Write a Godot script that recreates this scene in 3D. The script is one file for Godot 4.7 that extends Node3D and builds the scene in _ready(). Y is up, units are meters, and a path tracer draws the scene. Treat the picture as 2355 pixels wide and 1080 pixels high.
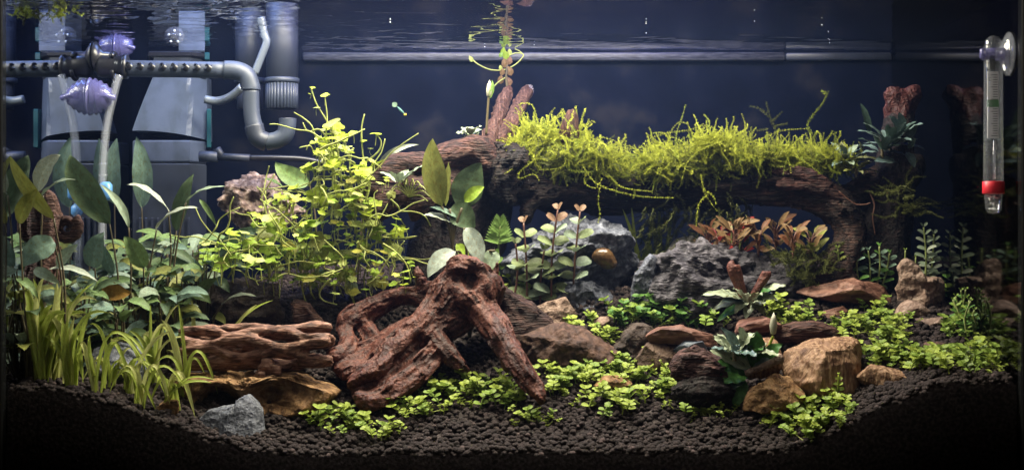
extends Node3D
# A planted aquarium photographed through its front glass. Metres, y up; the front glass is the plane z = 0,
# the back glass z = -DEP, and "at" gives a point of the tank from its place in the view and its depth (0 front, 1 back).

const CY := 0.16
const PXM := 3883.0
const DF := 0.905
const DEP := 0.30
const WATER := 0.3047

var M := {}
var origin := {}
var counts := {}
var fb := FastNoiseLite.new()
var rg := FastNoiseLite.new()
var sphere_v := PackedVector3Array()
var sphere_i := PackedInt32Array()
var rng := RandomNumberGenerator.new()


class MB:
	var v := PackedVector3Array()
	var uv := PackedVector2Array()
	var col := PackedColorArray()
	var ix := PackedInt32Array()

	func add(p: Vector3, u := Vector2.ZERO, c := Color.WHITE) -> int:
		v.append(p)
		uv.append(u)
		col.append(c)
		return v.size() - 1

	func tri(a: int, b: int, c: int) -> void:
		ix.append(a)
		ix.append(b)
		ix.append(c)

	func quad(a: int, b: int, c: int, d: int) -> void:
		tri(a, b, c)
		tri(a, c, d)

	func mesh(off: Vector3, flat := false) -> ArrayMesh:
		var arr := []
		arr.resize(Mesh.ARRAY_MAX)
		if flat:
			var fv := PackedVector3Array()
			var fn := PackedVector3Array()
			var fu := PackedVector2Array()
			var fc := PackedColorArray()
			for t in range(0, ix.size(), 3):
				var n := (v[ix[t + 2]] - v[ix[t]]).cross(v[ix[t + 1]] - v[ix[t]]).normalized()
				for k in 3:
					fv.append(v[ix[t + k]] - off)
					fn.append(n)
					fu.append(uv[ix[t + k]])
					fc.append(col[ix[t + k]])
			arr[Mesh.ARRAY_VERTEX] = fv
			arr[Mesh.ARRAY_NORMAL] = fn
			arr[Mesh.ARRAY_TEX_UV] = fu
			arr[Mesh.ARRAY_COLOR] = fc
			var m := ArrayMesh.new()
			m.add_surface_from_arrays(Mesh.PRIMITIVE_TRIANGLES, arr)
			return m
		var mv := PackedVector3Array()
		mv.resize(v.size())
		for i in v.size():
			mv[i] = v[i] - off
		arr[Mesh.ARRAY_VERTEX] = mv
		arr[Mesh.ARRAY_TEX_UV] = uv
		arr[Mesh.ARRAY_COLOR] = col
		arr[Mesh.ARRAY_INDEX] = ix
		var st := SurfaceTool.new()
		st.create_from_arrays(arr)
		st.generate_normals()
		return st.commit()


# ---------------------------------------------------------------- places
func sc(d: float) -> float:
	return (DF + DEP * d) / DF / PXM


func at(x: float, y: float, d: float) -> Vector3:
	var s := sc(d)
	return Vector3((x - 1177.5) * s, CY - (y - 540.0) * s, -DEP * d)


func W(x: float, y: float, d: float, r: float) -> Vector4:
	var p := at(x, y, d)
	return Vector4(p.x, p.y, p.z, r * sc(d))


func xyz(w: Vector4) -> Vector3:
	return Vector3(w.x, w.y, w.z)


func lin(pairs: Array, t: float) -> float:
	for i in range(1, pairs.size()):
		if t <= pairs[i][0]:
			var k: float = clampf((t - pairs[i - 1][0]) / (pairs[i][0] - pairs[i - 1][0]), 0.0, 1.0)
			return lerpf(pairs[i - 1][1], pairs[i][1], k)
	return pairs[-1][1]


func soil(x: float, d: float) -> float:
	var l := lin([[0.0, 0.069], [0.15, 0.074], [0.3, 0.082], [0.45, 0.094], [0.65, 0.108], [1.0, 0.113]], d)
	var m := lin([[0.0, 0.031], [0.08, 0.041], [0.15, 0.052], [0.3, 0.074], [0.45, 0.112], [0.5, 0.1195], [0.55, 0.123], [0.65, 0.128], [1.0, 0.136]], d)
	var r := lin([[0.0, 0.074], [0.15, 0.082], [0.3, 0.098], [0.45, 0.112], [0.65, 0.128], [1.0, 0.144]], d)
	var px := x / 0.30
	var a := smoothstep(-0.95, -0.45, px)
	var b := smoothstep(0.50, 0.90, px)
	return lerpf(lerpf(l, m, a), r, b) + 0.0035 * fb.get_noise_3d(x * 1400.0, 7.0, d * 420.0)


func ground(px: float, py: float) -> Vector3:
	var d := 0.0
	while d < 1.0:
		var p := at(px, py, d)
		if p.y <= soil(p.x, d):
			return p
		d += 0.004
	return at(px, py, 1.0)


func gat(px: float, d: float, lift := 0.0) -> Vector3:   # on the soil, below what stands at px and depth d
	var p := at(px, 540.0, d)
	p.y = soil(p.x, d) + lift
	return p


# ---------------------------------------------------------------- scene tree
func numbered(parent: Node, called: String) -> String:
	var key := [parent, called]
	counts[key] = counts.get(key, -1) + 1
	return called if counts[key] == 0 else "%s_%03d" % [called, counts[key]]


func thing(called: String, label: String, category: String, base: Vector3, group := "") -> Node3D:
	var o := Node3D.new()
	o.name = numbered(self, called)
	add_child(o, true)
	o.position = base
	origin[o] = base
	tag(o, label, category, group)
	return o


func tag(o: Node, label: String, category := "", group := "", kind := "") -> void:
	if label:
		o.set_meta("label", label)
	if category:
		o.set_meta("category", category)
	if group:
		o.set_meta("group", group)
	if kind:
		o.set_meta("kind", kind)


func put(mb: MB, called: String, mat: Material, parent: Node3D = null, flat := false, base := Vector3.ZERO) -> MeshInstance3D:
	var o := MeshInstance3D.new()
	var p: Node = parent if parent else self
	o.name = numbered(p, called)
	p.add_child(o, true)
	var org: Vector3 = origin[parent] if parent else base
	if parent == null:
		o.position = base
	origin[o] = org
	o.mesh = mb.mesh(org, flat)
	o.material_override = null
	o.mesh.surface_set_material(0, mat)
	return o


func inst(mesh: Mesh, called: String, mat: Material, parent: Node3D, t: Transform3D) -> MeshInstance3D:
	var o := MeshInstance3D.new()
	o.name = numbered(parent, called)
	parent.add_child(o, true)
	o.mesh = mesh
	o.set_surface_override_material(0, mat)
	o.transform = Transform3D(t.basis, t.origin - (origin[parent] as Vector3))
	return o


func structure(mb: MB, called: String, mat: Material, flat := false) -> MeshInstance3D:
	var o := put(mb, called, mat, null, flat)
	o.set_meta("kind", "structure")
	return o


# ---------------------------------------------------------------- shapes
func curve(pts: Array, n: int) -> Array:
	var out := []
	for i in pts.size() - 1:
		var p0: Vector4 = pts[maxi(i - 1, 0)]
		var p1: Vector4 = pts[i]
		var p2: Vector4 = pts[i + 1]
		var p3: Vector4 = pts[mini(i + 2, pts.size() - 1)]
		for k in n:
			out.append(p1.cubic_interpolate(p2, p0, p3, float(k) / n))
	out.append(pts[-1])
	return out


func tube(mb: MB, pts: Array, sides: int, ridge := 0.0, seed_ := 0.0, ca := Color.WHITE, cb := Color.WHITE, caps := true) -> void:
	var n := pts.size()
	var nrm := Vector3.ZERO
	var first := -1
	var along := 0.0
	var start := mb.v.size()
	for i in n:
		var p := xyz(pts[i])
		var t := (xyz(pts[mini(i + 1, n - 1)]) - xyz(pts[maxi(i - 1, 0)])).normalized()
		if i == 0:
			nrm = t.cross(Vector3(0.13, 0.2, 1.0) if absf(t.z) < 0.8 else Vector3.UP).normalized()
		else:
			along += p.distance_to(xyz(pts[i - 1]))
			nrm = (nrm - t * nrm.dot(t)).normalized()
		var b := t.cross(nrm)
		for k in sides + 1:
			var a := TAU * (k % sides) / sides
			var r: float = pts[i].w
			var g := 0.0
			if ridge > 0.0:
				g = fb.get_noise_3d(cos(a) * 90.0 + seed_ * 31.0, sin(a) * 90.0, along * 900.0 + seed_)
				r *= 1.0 + ridge * g + ridge * 0.6 * rg.get_noise_3d(cos(a) * 60.0, sin(a) * 60.0 + seed_ * 17.0, along * 700.0)
			mb.add(p + (nrm * cos(a) + b * sin(a)) * r, Vector2(float(k) / sides, along * 12.0), ca.lerp(cb, clampf(0.5 + g * 1.2, 0.0, 1.0)))
		if i > 0:
			for k in sides:
				var q := start + (i - 1) * (sides + 1) + k
				mb.quad(q, q + sides + 1, q + sides + 2, q + 1)
	if caps:
		for e in 2:
			var i: int = 0 if e == 0 else n - 1
			var other: int = 1 if e == 0 else n - 2
			var out := (xyz(pts[i]) - xyz(pts[other])).normalized()
			var c := mb.add(xyz(pts[i]) + out * pts[i].w * (0.25 if ridge > 0.0 else 0.0), Vector2.ZERO, ca)
			for k in sides:
				var q: int = start + i * (sides + 1) + k
				if e == 0:
					mb.tri(c, q, q + 1)
				else:
					mb.tri(c, q + 1, q)


func line(pts: Array, r0: float, r1: float) -> Array:   # Vector3s to Vector4s with a tapering radius
	var out := []
	for i in pts.size():
		var k := float(i) / maxf(1.0, pts.size() - 1)
		out.append(Vector4(pts[i].x, pts[i].y, pts[i].z, lerpf(r0, r1, k)))
	return out


func lathe(mb: MB, base: Vector3, axis: Vector3, prof: Array, sides: int) -> void:   # prof: [distance along the axis, radius]
	var pts := []
	var u := axis.normalized()
	var n := u.cross(Vector3(0.1, 0.2, 1.0) if absf(u.z) < 0.8 else Vector3.UP).normalized()
	var b := u.cross(n)
	var start := mb.v.size()
	for i in prof.size():
		for k in sides + 1:
			var a := TAU * (k % sides) / sides
			mb.add(base + u * prof[i][0] + (n * cos(a) + b * sin(a)) * prof[i][1], Vector2(float(k) / sides, float(i) / prof.size()))
		if i > 0:
			for k in sides:
				var q := start + (i - 1) * (sides + 1) + k
				mb.quad(q, q + sides + 1, q + sides + 2, q + 1)


func box(mb: MB, lo: Vector3, hi: Vector3, ch := 0.0) -> void:   # chamfered along its upright and its level edges
	var c := minf(ch, 0.49 * minf(hi.x - lo.x, minf(hi.y - lo.y, hi.z - lo.z)))
	if c <= 0.0:
		prism(mb, [Vector2(lo.x, lo.z), Vector2(hi.x, lo.z), Vector2(hi.x, hi.z), Vector2(lo.x, hi.z)], lo.y, hi.y, 0.0)
	else:
		prism(mb, [Vector2(lo.x + c, lo.z), Vector2(hi.x - c, lo.z), Vector2(hi.x, lo.z + c), Vector2(hi.x, hi.z - c), Vector2(hi.x - c, hi.z), Vector2(lo.x + c, hi.z), Vector2(lo.x, hi.z - c), Vector2(lo.x, lo.z + c)], lo.y, hi.y, c)


func prism(mb: MB, plan: Array, y0: float, y1: float, c := 0.0, top_shift := Vector2.ZERO) -> void:   # plan: x, z; clockwise seen from above or not, both are closed
	var mid := Vector2.ZERO
	var area := 0.0
	for i in plan.size():
		mid += plan[i] / plan.size()
		area += (plan[i] as Vector2).cross(plan[(i + 1) % plan.size()])
	if area < 0.0:
		plan = plan.duplicate()
		plan.reverse()
	var levels := [[y0, c], [y0 + c, 0.0], [y1 - c, 0.0], [y1, c]] if c > 0.0 else [[y0, 0.0], [y1, 0.0]]
	var start := mb.v.size()
	var n := plan.size()
	for l in levels:
		var k: float = (l[0] - y0) / (y1 - y0)
		for p in plan:
			var q: Vector2 = p
			if l[1] > 0.0:
				q = p - (p - mid).normalized() * l[1]
			q += top_shift * k
			mb.add(Vector3(q.x, l[0], q.y), Vector2(q.x, l[0]) * 10.0)
	for i in levels.size() - 1:
		for k in n:
			var a: int = start + i * n + k
			var b: int = start + i * n + (k + 1) % n
			mb.quad(b, b + n, a + n, a)
	var c0 := mb.add(Vector3(mid.x, y0, mid.y))
	var c1 := mb.add(Vector3(mid.x + top_shift.x, y1, mid.y + top_shift.y))
	for k in n:
		mb.tri(c0, start + (k + 1) % n, start + k)
		mb.tri(c1, start + (levels.size() - 1) * n + k, start + (levels.size() - 1) * n + (k + 1) % n)


func ball(mb: MB, c: Vector3, r: Vector3, wob := 0.0, seed_ := 0.0) -> void:
	var s := mb.v.size()
	for u in sphere_v:
		var k := 1.0 + wob * fb.get_noise_3d(u.x * 60.0 + seed_ * 40.0, u.y * 60.0, u.z * 60.0)
		mb.add(c + u * r * k, Vector2(atan2(u.z, u.x) / TAU, u.y * 0.5))
	for i in sphere_i:
		mb.ix.append(s + i)


func icosphere(level: int) -> Array:
	var g := (1.0 + sqrt(5.0)) / 2.0
	var v := PackedVector3Array()
	for p in [[-1, g, 0], [1, g, 0], [-1, -g, 0], [1, -g, 0], [0, -1, g], [0, 1, g], [0, -1, -g], [0, 1, -g], [g, 0, -1], [g, 0, 1], [-g, 0, -1], [-g, 0, 1]]:
		v.append(Vector3(p[0], p[1], p[2]).normalized())
	var f := PackedInt32Array()
	for t in ["0 5 11", "0 1 5", "0 7 1", "0 10 7", "0 11 10", "1 9 5", "5 4 11", "11 2 10", "10 6 7", "7 8 1", "3 4 9", "3 2 4", "3 6 2", "3 8 6", "3 9 8", "4 5 9", "2 11 4", "6 10 2", "8 7 6", "9 1 8"]:
		for s in t.split(" "):
			f.append(int(s))
	for l in level:
		var mids := {}
		var nf := PackedInt32Array()
		for t in range(0, f.size(), 3):
			var m := []
			for e in 3:
				var a := f[t + e]
				var b := f[t + (e + 1) % 3]
				var key := mini(a, b) * 100000 + maxi(a, b)
				if not mids.has(key):
					v.append((v[a] + v[b]).normalized())
					mids[key] = v.size() - 1
				m.append(mids[key])
			for q in [f[t], m[0], m[2], m[0], f[t + 1], m[1], m[2], m[1], f[t + 2], m[0], m[1], m[2]]:
				nf.append(q)
		f = nf
	return [v, f]


# A stone: the outline seen from the front, a thickness, broken faces, and roughness. dents: [x, y, radius px, depth m]
var ball_v := PackedVector3Array()
var ball_i := PackedInt32Array()
var faces := []   # broken faces of the next stone: [normal, distance]
func stone_into(mb: MB, outline: Array, d: float, thick: float, seed_: int, rough: float, cuts: int, dents: Array, tilt: float, ca: Color, cb: Color) -> Vector3:
	var s := sc(d)
	var c := Vector2.ZERO
	var lo := Vector2(1e9, 1e9)
	var hi := -lo
	var pts := PackedVector2Array()
	for p in outline:
		var q := Vector2(p[0], -p[1])
		pts.append(q)
		lo = lo.min(q)
		hi = hi.max(q)
	c = (lo + hi) / 2.0
	var bins := 160
	var rad := PackedFloat32Array()
	for k in bins:
		var a := TAU * k / bins
		var dir := Vector2(cos(a), sin(a))
		var best := 0.0
		for i in pts.size():
			var p0 := pts[i] - c
			var e := pts[(i + 1) % pts.size()] - pts[i]
			var det := e.cross(dir)
			if absf(det) > 1e-6:
				var u := dir.cross(p0) / det
				var t := e.cross(p0) / det
				if u >= 0.0 and u <= 1.0 and t > best:
					best = t
		rad.append(best)
	var r := RandomNumberGenerator.new()
	r.seed = seed_
	var planes := []
	for k in cuts:
		var n := Vector3(r.randf_range(-1, 1), r.randf_range(-0.5, 1), r.randf_range(-0.2, 1)).normalized()
		planes.append([n, r.randf_range(0.58, 0.84)])
	planes.append_array(faces)
	faces = []
	var ext := Vector3((hi.x - lo.x) / 2.0 * s, (hi.y - lo.y) / 2.0 * s, thick)
	var centre := at(c.x, -c.y, d)
	var start := mb.v.size()
	var size := (ext.x + ext.y + ext.z) / 3.0
	for u in ball_v:
		var a := fposmod(atan2(u.y, u.x), TAU) / TAU * bins
		var i := int(a)
		var rr := lerpf(rad[i % bins], rad[(i + 1) % bins], a - i) * s
		var cp := sqrt(u.x * u.x + u.y * u.y)
		var k := pow(cp, 0.62)
		var p := Vector3(rr * k * (u.x / maxf(cp, 1e-4)), rr * k * (u.y / maxf(cp, 1e-4)), thick * signf(u.z) * pow(absf(u.z), 0.75))
		p.z -= p.y * tilt
		for pl in planes:
			var q: Vector3 = p / ext
			var over: float = q.dot(pl[0]) - pl[1]
			if over > 0.0 and pl[0].z > 0.05:
				p -= pl[0] * ext * over * 0.9
		var w := centre + p
		var f := 420.0
		var n1 := fb.get_noise_3d(w.x * f + seed_ * 9.0, w.y * f, w.z * f)
		var n2 := rg.get_noise_3d(w.x * f * 1.7, w.y * f * 2.4 + seed_ * 5.0, w.z * f * 1.7)
		var n3 := fb.get_noise_3d(w.x * 2600.0, w.y * 2600.0 + seed_ * 3.0, w.z * 2600.0)
		p += u * size * rough * (n1 * 1.1 + n2 * 0.7 + n3 * 0.45)
		for de in dents:
			var dp: Vector3 = at(de[0], de[1], d)
			var dist: float = Vector2(dp.x - centre.x - p.x, (dp.y - centre.y - p.y) * 1.2).length() / (de[2] * s)
			if dist < 1.0 and u.z > 0.0:
				p.z -= de[3] * (1.0 - dist * dist)
		mb.add(centre + p, Vector2.ZERO, ca.lerp(cb, clampf(0.5 + n1 * 1.3, 0.0, 1.0)))
	for i in ball_i:
		mb.ix.append(start + i)
	return centre


func stone(called: String, label: String, category: String, outline: Array, d: float, thick: float, mat: Material, seed_: int, rough := 0.10, cuts := 5, dents := [], tilt := 0.0, group := "", ca := Color(0.75, 0.75, 0.75), cb := Color(1, 1, 1)) -> MeshInstance3D:
	var mb := MB.new()
	var c := stone_into(mb, outline, d, thick, seed_, rough, cuts, dents, tilt, ca, cb)
	var o := put(mb, called, mat, null, false, c)
	tag(o, label, category, group)
	return o


# Wood: limbs (arrays of Vector4 paths) joined with a smooth minimum, with grain along each limb, meshed as surface nets.
func wood(limbs: Array, cell: float, soft: float, grain: float, seed_: float, ca: Color, cb: Color, dents := []) -> MB:
	var bones := []
	var lo := Vector3(1e9, 1e9, 1e9)
	var hi := -lo
	for limb in limbs:
		var c := curve(limb, 3)
		for i in c.size() - 1:
			bones.append([xyz(c[i]), xyz(c[i + 1]), c[i].w, c[i + 1].w])
			for e in [c[i], c[i + 1]]:
				lo = lo.min(xyz(e) - Vector3.ONE * (e.w * 1.3 + cell * 3.0))
				hi = hi.max(xyz(e) + Vector3.ONE * (e.w * 1.3 + cell * 3.0))
	var nx := int((hi.x - lo.x) / cell) + 2
	var ny := int((hi.y - lo.y) / cell) + 2
	var nz := int((hi.z - lo.z) / cell) + 2
	var f := PackedFloat32Array()
	f.resize(nx * ny * nz)
	f.fill(1.0)
	var who := PackedInt32Array()
	who.resize(nx * ny * nz)
	var sx := ny * nz
	for bi in bones.size():
		var a: Vector3 = bones[bi][0]
		var ab: Vector3 = bones[bi][1] - a
		var ra: float = bones[bi][2]
		var rb: float = bones[bi][3]
		var l2 := maxf(ab.length_squared(), 1e-12)
		var dir := ab / sqrt(l2)
		var reach := maxf(ra, rb) * 1.3 + cell * 2.0 + soft
		var b0 := ((a.min(a + ab) - Vector3.ONE * reach - lo) / cell).floor().max(Vector3.ZERO)
		var b1 := ((a.max(a + ab) + Vector3.ONE * reach - lo) / cell).ceil()
		for i in range(int(b0.x), mini(int(b1.x), nx - 1) + 1):
			for j in range(int(b0.y), mini(int(b1.y), ny - 1) + 1):
				var row := i * sx + j * nz
				for k in range(int(b0.z), mini(int(b1.z), nz - 1) + 1):
					var p := lo + Vector3(i, j, k) * cell
					var t := clampf((p - a).dot(ab) / l2, 0.0, 1.0)
					var dist := p.distance_to(a + ab * t) - lerpf(ra, rb, t)
					var old := f[row + k]
					if dist - soft < old:
						if absf(dist) < 0.008:
							var q := p - dir * (p.dot(dir) * 0.93)
							dist += grain * (1.2 * fb.get_noise_3d(q.x * 2200.0 + seed_, q.y * 2200.0, q.z * 2200.0) + 0.7 * rg.get_noise_3d(q.x * 4600.0, q.y * 4600.0 + seed_, q.z * 4600.0) + 0.9 * fb.get_noise_3d(p.x * 760.0, p.y * 760.0 + seed_, p.z * 760.0))
						if dist < old:
							who[row + k] = bi
						var h := maxf(soft - absf(dist - old), 0.0) / soft
						f[row + k] = minf(dist, old) - h * h * soft * 0.25
	for de in dents:   # [centre, radius]: a hollow
		var r: float = de[1]
		var b0: Vector3 = ((de[0] - Vector3.ONE * r * 1.3 - lo) / cell).floor().max(Vector3.ZERO)
		var b1: Vector3 = ((de[0] + Vector3.ONE * r * 1.3 - lo) / cell).ceil()
		for i in range(int(b0.x), mini(int(b1.x), nx - 1) + 1):
			for j in range(int(b0.y), mini(int(b1.y), ny - 1) + 1):
				for k in range(int(b0.z), mini(int(b1.z), nz - 1) + 1):
					var p := lo + Vector3(i, j, k) * cell
					var g: float = r * (1.0 + 0.3 * fb.get_noise_3d(p.x * 900.0, p.y * 900.0, p.z * 900.0)) - p.distance_to(de[0])
					var n := i * sx + j * nz + k
					f[n] = maxf(f[n], g)
	var mb := MB.new()
	var cellv := PackedInt32Array()
	cellv.resize(nx * ny * nz)
	cellv.fill(-1)
	var off := [0, sx, nz, sx + nz, 1, sx + 1, nz + 1, sx + nz + 1]
	var cor := [Vector3(0, 0, 0), Vector3(1, 0, 0), Vector3(0, 1, 0), Vector3(1, 1, 0), Vector3(0, 0, 1), Vector3(1, 0, 1), Vector3(0, 1, 1), Vector3(1, 1, 1)]
	var edges := [[0, 1], [2, 3], [4, 5], [6, 7], [0, 2], [1, 3], [4, 6], [5, 7], [0, 4], [1, 5], [2, 6], [3, 7]]
	for i in nx - 1:
		for j in ny - 1:
			var row := i * sx + j * nz
			for k in nz - 1:
				var n := row + k
				var f0 := f[n]
				if f0 > cell * 3.0 or f0 < -cell * 3.0:
					continue
				var neg := f0 < 0.0
				if neg == (f[n + sx] < 0.0) and neg == (f[n + nz] < 0.0) and neg == (f[n + sx + nz] < 0.0) and neg == (f[n + 1] < 0.0) and neg == (f[n + sx + 1] < 0.0) and neg == (f[n + nz + 1] < 0.0) and neg == (f[n + sx + nz + 1] < 0.0):
					continue
				var sum := Vector3.ZERO
				var cnt := 0
				for e in edges:
					var fa := f[n + off[e[0]]]
					var fc := f[n + off[e[1]]]
					if (fa < 0.0) != (fc < 0.0):
						sum += (cor[e[0]] as Vector3).lerp(cor[e[1]], fa / (fa - fc))
						cnt += 1
				var p := lo + (Vector3(i, j, k) + sum / cnt) * cell
				var bw: Array = bones[who[n]]
				var dir: Vector3 = (bw[1] - bw[0]).normalized()
				var q := p - dir * (p.dot(dir) * 0.93)
				var g := fb.get_noise_3d(q.x * 3600.0 + seed_ * 3.0, q.y * 3600.0, q.z * 3600.0) * 1.0 - 0.5 * rg.get_noise_3d(q.x * 4600.0, q.y * 4600.0 + seed_, q.z * 4600.0) + 0.6 * fb.get_noise_3d(p.x * 300.0, p.y * 300.0, p.z * 300.0 + seed_)  # grain streaks, with ridge highlights put in as paler ridges, darker grooves
				cellv[n] = mb.add(p, Vector2.ZERO, ca.lerp(cb, clampf(0.5 + g, 0.0, 1.0)))
	for i in range(1, nx - 1):
		for j in range(1, ny - 1):
			for k in range(1, nz - 1):
				var n := i * sx + j * nz + k
				if cellv[n] < 0:
					continue
				var s0 := f[n] < 0.0
				if s0 != (f[n + sx] < 0.0):
					face(mb, s0, cellv[n - nz], cellv[n], cellv[n - 1], cellv[n - nz - 1])
				if s0 != (f[n + nz] < 0.0):
					face(mb, s0, cellv[n - sx], cellv[n - sx - 1], cellv[n - 1], cellv[n])
				if s0 != (f[n + 1] < 0.0):
					face(mb, s0, cellv[n - sx - nz], cellv[n - sx], cellv[n], cellv[n - nz])
	return mb


func face(mb: MB, out: bool, a: int, b: int, c: int, d: int) -> void:
	if a < 0 or b < 0 or c < 0 or d < 0:
		return
	if out:
		mb.quad(a, b, c, d)
	else:
		mb.quad(d, c, b, a)


# A leaf blade along a bent midrib. prof 0 broad, 1 strap, 2 lance, 3 round
func leaf_into(mb: MB, b: Vector3, t: Vector3, w: float, nrm: Vector3, bend: Vector3, prof: int, wave: float, cup: float, phase := 0.0) -> void:
	var n := 12 if prof != 3 else 8
	var ctrl := (b + t) / 2.0 + bend
	var start := mb.v.size()
	for i in n + 1:
		var u := float(i) / n
		var p := b * (1 - u) * (1 - u) + ctrl * 2.0 * u * (1 - u) + t * u * u
		var tan := ((ctrl - b) * (1 - u) + (t - ctrl) * u).normalized()
		var side := tan.cross(nrm).normalized()
		var nn := side.cross(tan).normalized()
		var k := 0.0
		if prof == 0:
			k = pow(sin(PI * pow(u, 0.78)), 0.8)
		elif prof == 1:
			k = minf(1.0, 0.55 + 2.0 * u) * pow(1.0 - pow(u, 3.0), 0.6)
		elif prof == 2:
			k = pow(sin(PI * pow(u, 0.9)), 0.75)
		else:
			k = sqrt(maxf(0.0, 1.0 - pow(absf(u * 2.0 - 1.0), 2.3)))
		var ww := w * 0.5 * maxf(k, 0.02)
		for j in 5:
			var s := j / 2.0 - 1.0
			var wv := wave * w * sin(u * 21.0 + phase + s * 1.7) * absf(s) + wave * 0.5 * w * sin(u * 9.0 + phase * 2.0)
			mb.add(p + side * ww * s + nn * (ww * cup * s * s + wv), Vector2(j / 4.0, u))
		if i > 0:
			for j in 4:
				var q := start + (i - 1) * 5 + j
				mb.quad(q, q + 5, q + 6, q + 1)


func leaf(th: Node3D, b: Vector3, t: Vector3, w: float, nrm: Vector3, mat: Material, bend := Vector3.ZERO, prof := 0, wave := 0.03, cup := 0.25, called := "leaf") -> MeshInstance3D:
	var mb := MB.new()
	leaf_into(mb, b, t, w, nrm, bend, prof, wave, cup, b.x * 900.0 + t.y * 700.0)
	return put(mb, called, mat, th)


func stem(th: Node3D, pts: Array, r0: float, r1: float, mat: Material, called := "stem", sides := 6) -> MeshInstance3D:
	var mb := MB.new()
	tube(mb, curve(line(pts, r0, r1), 5), sides)
	return put(mb, called, mat, th)


# ---------------------------------------------------------------- materials
func noise(freq: float, seed_: int, kind := 0, octaves := 4) -> FastNoiseLite:
	var n := FastNoiseLite.new()
	n.seed = seed_
	n.frequency = freq
	n.fractal_octaves = octaves
	n.fractal_type = FastNoiseLite.FRACTAL_FBM
	if kind == 1:
		n.fractal_type = FastNoiseLite.FRACTAL_RIDGED
	elif kind == 2:
		n.noise_type = FastNoiseLite.TYPE_CELLULAR
		n.cellular_return_type = FastNoiseLite.RETURN_DISTANCE
	return n


func ntex(n: FastNoiseLite, colors: Array, size := 512) -> NoiseTexture2D:
	var t := NoiseTexture2D.new()
	t.width = size
	t.height = size
	t.seamless = true
	t.noise = n
	if colors.size():
		var g := Gradient.new()
		var off := PackedFloat32Array()
		var cs := PackedColorArray()
		for i in colors.size():
			off.append(float(i) / (colors.size() - 1) * 0.7 + 0.15)
			cs.append((colors[i] as Color).linear_to_srgb())
		g.offsets = off
		g.colors = cs
		t.color_ramp = g
	return t


func plain(called: String, c: Color, rough := 0.6, spec := 0.4, metal := 0.0) -> StandardMaterial3D:
	var m := StandardMaterial3D.new()
	m.resource_name = called
	m.albedo_color = c.linear_to_srgb()
	m.roughness = rough
	m.metallic_specular = spec
	m.metallic = metal
	M[called] = m
	return m


func mineral(called: String, colors: Array, freq: float, scale: float, bump: Texture2D, cm: float, seed_: int, rough := 0.75, kind := 0, stretch := Vector3.ONE) -> StandardMaterial3D:
	var m := plain(called, Color.WHITE, rough, 0.35)
	m.albedo_texture = ntex(noise(freq, seed_, kind, 5), colors)
	m.vertex_color_use_as_albedo = true
	m.uv1_triplanar = true
	m.uv1_scale = stretch * scale
	m.heightmap_enabled = cm > 0.0
	m.heightmap_texture = bump
	m.heightmap_scale = cm
	return m


func foliage(called: String, c: Color, glow: float, rough := 0.5, veined := true) -> StandardMaterial3D:
	var m := plain(called, c, rough, 0.28)
	if veined:
		m.albedo_texture = M["veins"]
		m.albedo_color = (c * 1.25).linear_to_srgb()
	m.backlight_enabled = true
	m.backlight = Color(glow, glow, glow)
	return m


func pane(called: String, c: Color, a: float, rough := 0.03) -> StandardMaterial3D:
	var m := plain(called, c, rough, 0.5)
	m.albedo_color.a = a
	m.transparency = BaseMaterial3D.TRANSPARENCY_ALPHA
	return m


func _ready() -> void:
	# ------------------------------------------------------------ camera, air, lamps
	var cam := Camera3D.new()
	cam.name = "camera"
	cam.position = Vector3(0, CY, DF)
	cam.fov = rad_to_deg(2.0 * atan(540.0 / (PXM * DF)))
	cam.near = 0.02
	cam.far = 20.0
	add_child(cam)
	cam.current = true
	var env := Environment.new()
	env.background_mode = Environment.BG_COLOR
	env.background_color = Color(0, 0, 0)
	env.tonemap_mode = Environment.TONE_MAPPER_LINEAR
	env.tonemap_exposure = 1.12
	env.sdfgi_enabled = true
	env.ssao_enabled = true
	env.ssil_enabled = true
	env.volumetric_fog_enabled = true
	env.volumetric_fog_density = 0.0
	var we := WorldEnvironment.new()
	we.name = "room_air"
	we.environment = env
	add_child(we)
	lamp_light(Vector3(-0.015, WATER + 0.085, -0.106), Vector2(0.40, 0.085), Color(1.0, 0.97, 0.87), 0.58, Vector3(0, -1, -0.05))
	lamp_light(Vector3(-0.225, WATER + 0.080, -0.215), Vector2(0.09, 0.05), Color(0.52, 0.66, 1.0), 0.024, Vector3(0.08, -1, -0.15))  # cool fill added over the filter, no lamp is known there

	lamp_light(Vector3(0.02, WATER + 0.084, -0.205), Vector2(0.34, 0.010), Color(0.22, 0.30, 1.0), 0.060, Vector3(0, -1, -0.35))  # blue light added to tint the back wall and the surface

	# ------------------------------------------------------------ shared shapes and materials
	fb.seed = 11
	fb.frequency = 0.05
	fb.fractal_octaves = 3
	rg.seed = 5
	rg.frequency = 0.05
	rg.fractal_octaves = 2
	rg.fractal_type = FastNoiseLite.FRACTAL_RIDGED
	var ico := icosphere(1)
	sphere_v = ico[0]
	sphere_i = ico[1]
	ico = icosphere(5)
	ball_v = ico[0]
	ball_i = ico[1]
	rng.seed = 20240611
	make_materials()

	tank()
	substrate()
	equipment()
	stones()
	driftwood()
	left_plants()
	middle_plants()
	right_plants()
	carpets()
	small_things()


func lamp_light(p: Vector3, size: Vector2, c: Color, e: float, aim: Vector3) -> void:
	var l := AreaLight3D.new()
	l.name = numbered(self, "lamp_light")
	l.area_size = size
	l.light_color = c
	l.light_energy = e
	l.area_range = 3.0
	l.shadow_enabled = true
	add_child(l)
	l.look_at_from_position(p - Vector3(0, 0.004, 0), p + aim, Vector3(0, 0, -1))


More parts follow.
